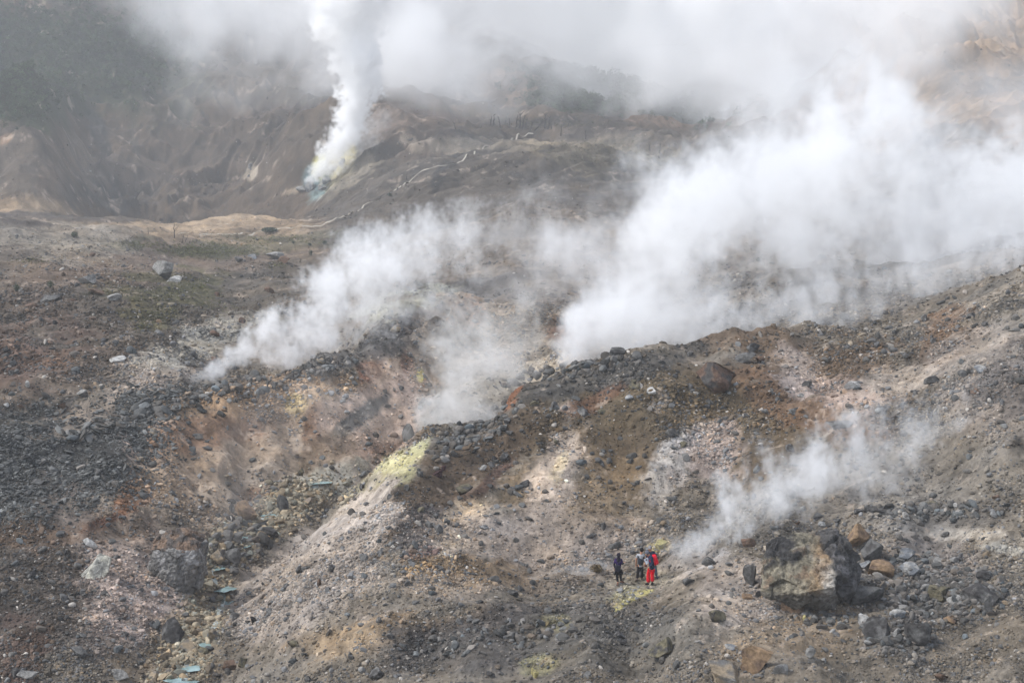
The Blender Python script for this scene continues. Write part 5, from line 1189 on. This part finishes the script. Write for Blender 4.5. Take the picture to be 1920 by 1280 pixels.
p4, J4, f4 = person(dict(D=gy(1230, 1086) + .1, face=(-.25, -.95, -.15), head=(1218.6, 1027.6), neck=(1219.8, 1033), pelvis=(1224.4, 1056.5), shl=(1214.6, 1035.8), shr=(1226.6, 1035.4), ell=(1213, 1045), elr=(1231, 1045, -.02), hal=(1215, 1051, -.3), har=(1229, 1053, -.2),
    kneel=(1223.5, 1071), kneer=(1229.6, 1071), anklel=(1223.5, 1084, 0), ankler=(1231, 1084, 0), toel=(1222, 1087, -.2), toer=(1233, 1086.5, -.14)),
    'man in grey cap and navy jacket facing the viewer behind the others',
    [('torso', 'jacket', (30, 37, 58), .03, .95, .05), ('legs', 'trousers', (82, 92, 108), .014, .01), ('shoe', (70, 74, 82)), ('hat', 'cap', (128, 126, 128), 'cap')])
p3, J3, f3 = person(dict(D=gy(1218, 1095), face=(-.8, .25, -.5), head=(1212.6, 1037), neck=(1217, 1039.6), chest=(1221.3, 1046.5), pelvis=(1222, 1064.5), shl=(1218.6, 1042.5, .16), shr=(1221.8, 1043.6, -.16), ell=(1216.2, 1053, .2), elr=(1222.4, 1056, -.2), hal=(1211, 1055.5, .12), har=(1215.4, 1061, -.2),
    kneel=(1215.6, 1077, .1), kneer=(1222.6, 1077, -.06), anklel=(1216, 1089, .05), ankler=(1223.4, 1092.5, -.1), toel=(1211, 1091.5, .03), toer=(1221, 1095, -.2)),
    'stooping person in grey cap, navy jacket and bright red trousers',
    [('torso', 'jacket', (32, 42, 66), .03, .95, .02), ('legs', 'trousers', (206, 14, 34), .026, .03), ('shoe', (40, 36, 38)), ('hat', 'cap', (92, 94, 104), 'cap')])
# things they carry
def bag(name, c, size, mat, label, cat, strap=None):
    root = bpy.data.objects.new(name, None); COL.objects.link(root); root.location = c; tag(root, label, cat)
    bm = bmesh.new(); bmesh.ops.create_cube(bm, size=1); bmesh.ops.bevel(bm, geom=bm.edges[:], offset=.3, segments=3, affect='EDGES', profile=.6)
    for v in bm.verts: v.co = Vector((v.co.x * size[0], v.co.y * size[1], v.co.z * size[2] * (1 - .12 * v.co.x)))
    me = bpy.data.meshes.new('pouch'); bm.to_mesh(me); bm.free(); me.materials.append(mat); o = bpy.data.objects.new('pouch', me); COL.objects.link(o); o.parent = root
    for st_ in strap or []:
        V_, F_ = tube([Vector(p) - c for p in st_], [.018] * len(st_), 6); mesh_np('strap', np.array(V_), np.array(F_), mat, root)
    return root
c3 = at(1228.4, 1048.6, J3['chest'].y - .02)
bp = bag('backpack', c3, (.25, .34, .5), cloth('red_nylon', (196, 22, 42)), 'bright red backpack on the back of the stooping person', 'backpack',
    [[c3 + Vector((-.08, s_ * .15, .2)), J3['sh' + n_] + Vector((0, 0, .09)), J3['sh' + n_] + Vector((-.1, 0, -.05)), c3 + Vector((-.16, s_ * .17, -.14))] for s_, n_ in ((1, 'l'), (-1, 'r'))])
bp.rotation_euler = (0, -.32, 0)
c1 = at(1158, 1065.2, J1['pelvis'].y - .2)
bag('shoulder_bag', c1, (.3, .14, .34), cloth('black_leather', (44, 44, 54)), 'black shoulder bag hanging on the back of the woman', 'bag',
    [[c1 + Vector((-.05, .02, .15)), (J1['shr'] + J1['neck']) / 2 + Vector((0, -.1, -.02)), (J1['shr'] + J1['neck']) / 2 + Vector((0, .04, .08))]])
c5 = (J3['hal'] + Vector((.0, 0, .06)))
cm = bag('camera', at(1211.6, 1047.8, J3['hal'].y - .05), (.11, .09, .1), cloth('camera_black', (22, 22, 24)), 'small black camera at the chest of the stooping person', 'camera')
V_, F_ = tube([Vector((0, -.03, 0)), Vector((0, -.12, 0)), Vector((0, -.125, 0))], [.035, .035, .001], 10); mesh_np('lens', np.array(V_), np.array(F_), M_char, cm)
pc = at(1213.2, 1051, J3['hal'].y - .12); ca_, sa_ = math.cos(.5), math.sin(.5)
vv = np.array([(-.11, 0, -.14), (.11, 0, -.14), (.11, 0, .14), (-.11, 0, .14), (-.11, .012, -.14), (.11, .012, -.14), (.11, .012, .14), (-.11, .012, .14)]) @ np.array([[ca_, 0, sa_], [0, 1, 0], [-sa_, 0, ca_]])
pa = mesh_np('paper', vv, np.array([[0, 1, 2, 3], [5, 4, 7, 6], [0, 4, 5, 1], [3, 2, 6, 7], [0, 3, 7, 4], [1, 5, 6, 2]]), cloth('white_paper', (214, 218, 230))); pa.location = pc; tag(pa, 'white sheets of paper held between the stooping person and the man in a vest', 'paper')
c6 = at(1210.8, 1060, J3['hal'].y - .06)
bag('pouch', c6, (.13, .09, .1), cloth('brown_leather', (92, 40, 36)), 'small brown-red pouch held before the red trousers', 'pouch').name = 'hand_pouch'
# knotted jacket round the woman's waist
w_ = J1['pelvis'] - p1.location
jk = skin_mesh('tied_jacket', [w_ + Vector((0, -.02, -.02)), w_ + Vector((-.15, -.06, -.08)), w_ + Vector((-.19, -.07, -.28)), w_ + Vector((.17, -.04, -.08)), w_ + Vector((.19, -.05, -.2)), w_ + Vector((0, -.08, -.2))], [(0, 1), (1, 2), (0, 3), (3, 4), (0, 5)], [(.16, .14), .06, .04, .06, .04, (.15, .08)], cloth('tied_jacket', (26, 25, 29)), p1)
# ------------------------------------------------------------------ steam: voxel volumes filled from a computed density field
def spec_noise(shape, seed, beta=1.9, kmin=2.0, kmax=None, stretch=(1, 1, 1), vox=1.0):
    """random field with a power-law spectrum; wavelengths up to (largest side)/kmin"""
    rs = np.random.RandomState(seed)
    w = rs.standard_normal(shape).astype(np.float32)
    fz = np.fft.rfftn(w)
    k = [np.fft.fftfreq(shape[0])[:, None, None] * stretch[0], np.fft.fftfreq(shape[1])[None, :, None] * stretch[1], np.fft.rfftfreq(shape[2])[None, None, :] * stretch[2]]
    kk = np.sqrt(k[0] ** 2 + k[1] ** 2 + k[2] ** 2) * max(shape)
    amp = 1 / np.maximum(kk, kmin) ** beta; amp[kk < kmin * .5] *= .5
    if kmax: amp *= np.exp(-(kk / kmax) ** 2)
    r = np.fft.irfftn(fz * amp, s=shape).astype(np.float32)
    return (r - r.mean()) / r.std()
def steam_material(name, color=(.985, .99, 1.0), g=.15):
    m = bpy.data.materials.new(name); t = nodes(m); N = t.nodes.new
    o = N('ShaderNodeOutputMaterial'); s = N('ShaderNodeVolumeScatter'); a = N('ShaderNodeVolumeInfo')
    s.inputs['Color'].default_value = (*color, 1); s.inputs['Anisotropy'].default_value = g
    t.links.new(a.outputs['Density'], s.inputs['Density']); t.links.new(s.outputs[0], o.inputs['Volume'])
    return m
def volume_object(name, dens, lo, hi, mat):
    """dens (nx,ny,nz) float32 between corners lo and hi -> a Volume object that carries the grid"""
    nx, ny, nz = dens.shape
    me = bpy.data.meshes.new(name + '_samples'); me.vertices.add(dens.size)
    a = me.attributes.new('d', 'FLOAT', 'POINT'); a.data.foreach_set('value', dens.ravel())
    src = bpy.data.objects.new(name + '_samples', me)                      # data only, never linked to the scene
    ng = bpy.data.node_groups.new(name + '_grid', 'GeometryNodeTree')
    ng.interface.new_socket('Geometry', in_out='OUTPUT', socket_type='NodeSocketGeometry')
    N = ng.nodes.new; L = ng.links.new
    out = N('NodeGroupOutput'); oi = N('GeometryNodeObjectInfo'); oi.inputs['Object'].default_value = src
    vc = N('GeometryNodeVolumeCube'); vc.inputs['Min'].default_value = lo; vc.inputs['Max'].default_value = hi
    vc.inputs['Resolution X'].default_value = nx; vc.inputs['Resolution Y'].default_value = ny; vc.inputs['Resolution Z'].default_value = nz
    pos = N('GeometryNodeInputPosition'); sub = N('ShaderNodeVectorMath'); sub.operation = 'SUBTRACT'; sub.inputs[1].default_value = lo
    dv = N('ShaderNodeVectorMath'); dv.operation = 'MULTIPLY'
    dv.inputs[1].default_value = [(n_ - 1) / (h - l) for n_, l, h in zip((nx, ny, nz), lo, hi)]
    ad = N('ShaderNodeVectorMath'); ad.operation = 'ADD'; ad.inputs[1].default_value = (.5, .5, .5)
    fl = N('ShaderNodeVectorMath'); fl.operation = 'FLOOR'
    dt = N('ShaderNodeVectorMath'); dt.operation = 'DOT_PRODUCT'; dt.inputs[1].default_value = (ny * nz, nz, 1)
    fi = N('FunctionNodeFloatToInt'); si = N('GeometryNodeSampleIndex'); si.data_type = 'FLOAT'; si.domain = 'POINT'; si.clamp = True
    na = N('GeometryNodeInputNamedAttribute'); na.data_type = 'FLOAT'; na.inputs['Name'].default_value = 'd'
    sm = N('GeometryNodeSetMaterial'); sm.inputs['Material'].default_value = mat
    L(pos.outputs[0], sub.inputs[0]); L(sub.outputs[0], dv.inputs[0]); L(dv.outputs[0], ad.inputs[0]); L(ad.outputs[0], fl.inputs[0]); L(fl.outputs[0], dt.inputs[0])
    L(dt.outputs['Value'], fi.inputs[0]); L(fi.outputs[0], si.inputs['Index']); L(oi.outputs['Geometry'], si.inputs['Geometry']); L(na.outputs['Attribute'], si.inputs['Value'])
    L(si.outputs[0], vc.inputs['Density']); L(vc.outputs[0], sm.inputs['Geometry']); L(sm.outputs[0], out.inputs[0])
    vo = bpy.data.objects.new(name, bpy.data.volumes.new(name)); COL.objects.link(vo)
    vo.data.materials.append(mat)
    md = vo.modifiers.new('grid', 'NODES'); md.node_group = ng
    return vo
M_steam = steam_material('steam')

def plume(name, blobs, vox, label, dens=0.3, seed=1, fluff=1.0, edge=.35, beta=1.9, kmin=3.0, stretch=(1, 1, 1), mat=None, power=1.0, floor=None, billow=0.0, dy=1.0):
    """blobs: list of chains; each chain a list of (px,py,D,radius,density). Capsules between neighbours."""
    pts = []
    for ch in blobs:
        q = [(at(a, b, d), r, w) for a, b, d, r, w in ch]
        pts += [(q[i], q[min(i + 1, len(q) - 1)]) for i in range(max(1, len(q) - 1))]
    allp = [p for s in pts for p in s]
    R = max(p[1] for p in allp)
    lo = np.array([min(p[0][k] - p[1] * 1.5 * (dy if k == 1 else 1) for p in allp) for k in range(3)]); hi = np.array([max(p[0][k] + p[1] * 1.5 * (dy if k == 1 else 1) for p in allp) for k in range(3)])
    n_ = np.maximum(8, np.ceil((hi - lo) / vox).astype(int)); n_ += n_ % 2
    ax = [np.linspace(lo[k], hi[k], n_[k]).astype(np.float32) for k in range(3)]
    Xg, Yg, Zg = np.meshgrid(*ax, indexing='ij')
    shape = tuple(int(v) for v in n_)
    nz = spec_noise(shape, seed, beta, kmin, stretch=stretch)
    best = np.full(shape, -9, np.float32); wb = np.zeros(shape, np.float32)
    for (a, ra, wa), (b, rb, wb_) in pts:
        ab = b - a; l2 = max(ab.length_squared, 1e-6)
        t = np.clip(((Xg - a.x) * ab.x + (Yg - a.y) * ab.y + (Zg - a.z) * ab.z) / l2, 0, 1) if ab.length > 1e-3 else 0
        r_ = ra + (rb - ra) * t
        d = np.sqrt((Xg - a.x - t * ab.x) ** 2 + ((Yg - a.y - t * ab.y) / dy) ** 2 + (Zg - a.z - t * ab.z) ** 2) / r_
        f = 1 - d; w = wa + (wb_ - wa) * t
        k = f > best
        best = np.where(k, f, best); wb = np.where(k, w, wb)
    field = best + fluff * .40 * nz
    if billow: field += billow * (0.4 - np.abs(spec_noise(shape, seed + 200, 1.4, kmin * 2)))
    dn = sstep(0, edge, field) ** power * np.clip(.75 + .35 * nz, .15, 2) * wb * dens
    fade = np.minimum.reduce([sstep(-1.0, -.35, best)])
    dn = dn * fade
    # fade the outermost voxels
    for k in range(3):
        e_ = np.minimum(np.arange(shape[k]), np.arange(shape[k])[::-1]) / 3.0
        sh = [1, 1, 1]; sh[k] = -1
        dn = dn * np.clip(e_, 0, 1).reshape(sh)
    dn = np.where(dn < dens * 0.01, 0, dn).astype(np.float32)
    o = volume_object(name, np.ascontiguousarray(dn), tuple(float(v) for v in lo), tuple(float(v) for v in hi), mat or M_steam)
    tag(o, label, 'steam', 'clouds of steam over the crater', 'stuff')
    print(name, shape, dn.size, (dn > 0).mean())
    return o

if M_steam:
    plume('steam_plume', [[(578, 342, 470, 1.0, 2), (600, 316, 468, 3.0, 2), (632, 285, 466, 5, 2), (658, 240, 465, 5, 2.4), (668, 190, 464, 5.2, 2.4), (676, 150, 463, 6.4, 2.4), (664, 105, 462, 7, 2.2), (652, 55, 462, 9, 2), (652, -10, 462, 11, 1.8), (660, -70, 462, 13, 1.5)],
                          [(612, 330, 468, 1.6, .5), (690, 262, 468, 4, .4), (715, 222, 470, 3, .3)]],
          0.7, 'dense bright white column of steam rising from the yellow sulphur vent', dens=.26, seed=3, fluff=.42, edge=.15, kmin=7, billow=.45, beta=1.7, mat=steam_material('white_steam', (1, 1, 1), 0.0))
    plume('steam_plume', [[(1066, 676, 110, .7, 5.0), (1098, 645, 112, 1.9, 3.3), (1150, 604, 116, 2.9, 2.0), (1220, 555, 122, 4.2, 1.5), (1300, 490, 130, 5.8, 1.1), (1430, 385, 143, 7.6, 1.0), (1600, 340, 158, 7.4, 1.0), (1800, 375, 170, 7, 1.0), (1980, 400, 182, 8, 1.0)],
                          [(1120, 490, 146, 3.5, .5), (1260, 430, 150, 5.5, 1.0), (1380, 345, 153, 5.5, 1.2), (1500, 300, 158, 5.8, 1.1), (1640, 248, 163, 5.4, 1.0), (1770, 268, 166, 4.4, .8), (1880, 340, 170, 4, .6)],
                          [(930, 530, 146, 3.6, .35), (1040, 530, 140, 5.0, .7), (1180, 540, 136, 3.6, .8)],
                          [(1015, 330, 200, 3.0, .4), (1045, 370, 196, 2, .25)], [(1120, 370, 200, 3, .25), (1190, 330, 200, 3, .3)], [(1400, 200, 200, 8, .25), (1500, 150, 220, 9, .25)]],
          0.3, 'huge white bank of steam drifting right from behind the brown ridge', dens=.125, seed=12, fluff=1.1, edge=.7, kmin=4, beta=1.75, stretch=(.75, 1, .95), billow=.25)
    plume('steam_plume', [[(362, 712, 111.5, .3, 1.4), (400, 696, 112.5, .5, 2.6), (450, 672, 114.5, .9, 2.6), (540, 625, 120, 1.6, 1.7), (640, 570, 126, 2.6, 1.3), (700, 525, 131, 3.2, 1.1), (760, 485, 136, 3.2, .8), (850, 455, 145, 2.8, .45), (950, 440, 155, 2.8, .3), (1040, 450, 160, 3.0, .3)],
                          [(520, 668, 118, .8, 2.4), (640, 630, 123, 1.4, 1.6), (740, 598, 129, 1.6, .9), (850, 560, 136, 1.6, .5)], [(600, 545, 128, 1.2, .7), (680, 460, 140, 1.6, .6)]],
          0.17, 'white streak of steam slanting up from the grey lip of the left bank', dens=.23, seed=21, fluff=1.1, edge=.5, kmin=5, beta=1.65, stretch=(.7, 1, 1), billow=.3)
    plume('steam_plume', [[(768, 846, 97.5, .5, 1.8), (805, 800, 100, 1.3, 1.8), (850, 740, 105, 2.0, 1.3), (900, 670, 112, 2.8, 1.0), (860, 610, 117, 2.4, .5), (960, 620, 118, 2.4, .6)], [(870, 770, 103, 1.6, 1.4), (930, 710, 108, 2.0, 1.0), (980, 640, 116, 2.0, .5)]],
          0.15, 'thin beige steam filling the ravine beyond the sulphur crust', dens=.15, seed=31, fluff=1.1, edge=.7, kmin=4, beta=1.65, billow=.2, mat=steam_material('dusty_steam', (.96, .94, .90)))
    plume('steam_plume', [[(1280, 1034, 77.6, .45, 2.6), (1335, 998, 77.8, .9, 2.2), (1400, 945, 78.5, 1.5, 1.6), (1500, 900, 80, 2.0, 1.1), (1620, 870, 83, 2.2, .8), (1760, 850, 86, 2.2, .65), (1900, 820, 88, 2.2, .5)], [(1400, 990, 79, .8, .6), (1500, 950, 80, 1.2, .5), (1680, 920, 83, 1.3, .4)]],
          0.12, 'small pale puff of steam blowing up beside the biggest boulder', dens=.27, seed=41, fluff=1.2, edge=.7, kmin=5, beta=1.65, stretch=(.6, 1, 1), billow=.2)
    plume('steam_plume', [[(985, 1104, 76.9, .28, 1.6), (1080, 1080, 77.8, .5, 1.5), (1160, 1048, 79, .7, .7), (1250, 1010, 79.4, .9, .5), (1290, 1030, 78, .7, 1)]],
          0.12, 'low veil of steam hanging behind the group of people', dens=.3, seed=51, fluff=1.0, edge=.7, kmin=3)
    plume('steam_plume', [[(1220, 620, 108, 1.0, 1.0), (1400, 590, 112, 1.6, .8), (1560, 560, 116, 1.9, .55), (1700, 520, 122, 2.2, .45), (1820, 480, 130, 2.6, .5), (1980, 470, 135, 3.0, .6)], [(1330, 530, 130, 2.5, .4), (1550, 520, 130, 2.0, .3)]],
          0.22, 'long thin band of steam lying over the upper right slope', dens=.23, seed=61, fluff=1.2, edge=.8, kmin=6, beta=1.65, stretch=(.6, 1, 1))
    plume('steam_plume', [[(390, 880, 96, 1.2, .6), (480, 800, 103, 2.0, .5), (620, 760, 108, 2.0, .4), (760, 760, 108, 1.5, .4)], [(420, 990, 90, .9, .4), (480, 930, 97, 1.2, .5)]],
          0.3, 'faint smoky steam in front of the rust coloured ravine wall', dens=.07, seed=81, fluff=1.2, edge=1.0, kmin=4, mat=steam_material('faint_steam', (.96, .93, .9)))
    plume('cloud_bank', [[(330, -60, 590, 22, .7), (480, 20, 580, 20, .7), (800, 0, 680, 44, 1.4), (1100, -10, 800, 62, 1.5), (1400, 0, 640, 50, 1.5), (1640, 0, 470, 36, 1.3), (1790, -20, 420, 20, .8)],
                         [(380, 120, 560, 14, .35), (530, 130, 560, 16, .55), (770, 120, 580, 22, .9), (900, 100, 690, 26, .8), (1230, 80, 740, 32, .9), (1500, 110, 520, 26, .9), (1700, 90, 450, 14, .6)],
                         [(0, -110, 640, 24, .6), (200, -60, 600, 20, .5), (320, 20, 570, 14, .4), (420, 80, 560, 14, .3)], [(700, -160, 620, 60, 1), (1400, -160, 620, 70, 1)],
                         [(740, 90, 530, 14, .8), (770, 140, 498, 10, .5), (850, 150, 500, 12, .4), (950, 100, 520, 12, .35), (1100, 80, 540, 14, .4), (1230, 110, 540, 16, .6)], [(1420, 170, 300, 9, .6), (1600, 150, 300, 10, .9), (1780, 160, 300, 8, 1.0), (1950, 170, 300, 7, .8)], [(1300, 110, 440, 16, .4), (1600, 110, 380, 12, .4)]],
          2.6, 'grey-white cloud bank covering the tops of the crater walls', dens=.045, seed=71, fluff=.8, edge=.9, kmin=5, mat=steam_material('cloud', (.985, .99, 1.0)), beta=1.75)
    # even damp air between the viewer and the crater walls
    def haze_box():
        lo, hi = (-520, -6, 46 - 140), (520, 1250, 46 + 175)
        c = [(x, y, z) for x in (lo[0], hi[0]) for y in (lo[1], hi[1]) for z in (lo[2], hi[2])]
        o = mesh_np('haze', np.array(c), np.array([[0, 1, 3, 2], [4, 6, 7, 5], [0, 4, 5, 1], [2, 3, 7, 6], [0, 2, 6, 4], [1, 5, 7, 3]]))
        m = bpy.data.materials.new('damp_air'); t = nodes(m)
        v = t.nodes.new('ShaderNodeVolumePrincipled'); v.inputs['Density'].default_value = 0.00038; v.inputs['Color'].default_value = (.94, .97, 1, 1)
        out = t.nodes.new('ShaderNodeOutputMaterial'); t.links.new(v.outputs[0], out.inputs['Volume'])
        o.data.materials.append(m); tag(o, 'thin bluish haze in the air of the crater', 'haze', None, 'stuff')
    haze_box()
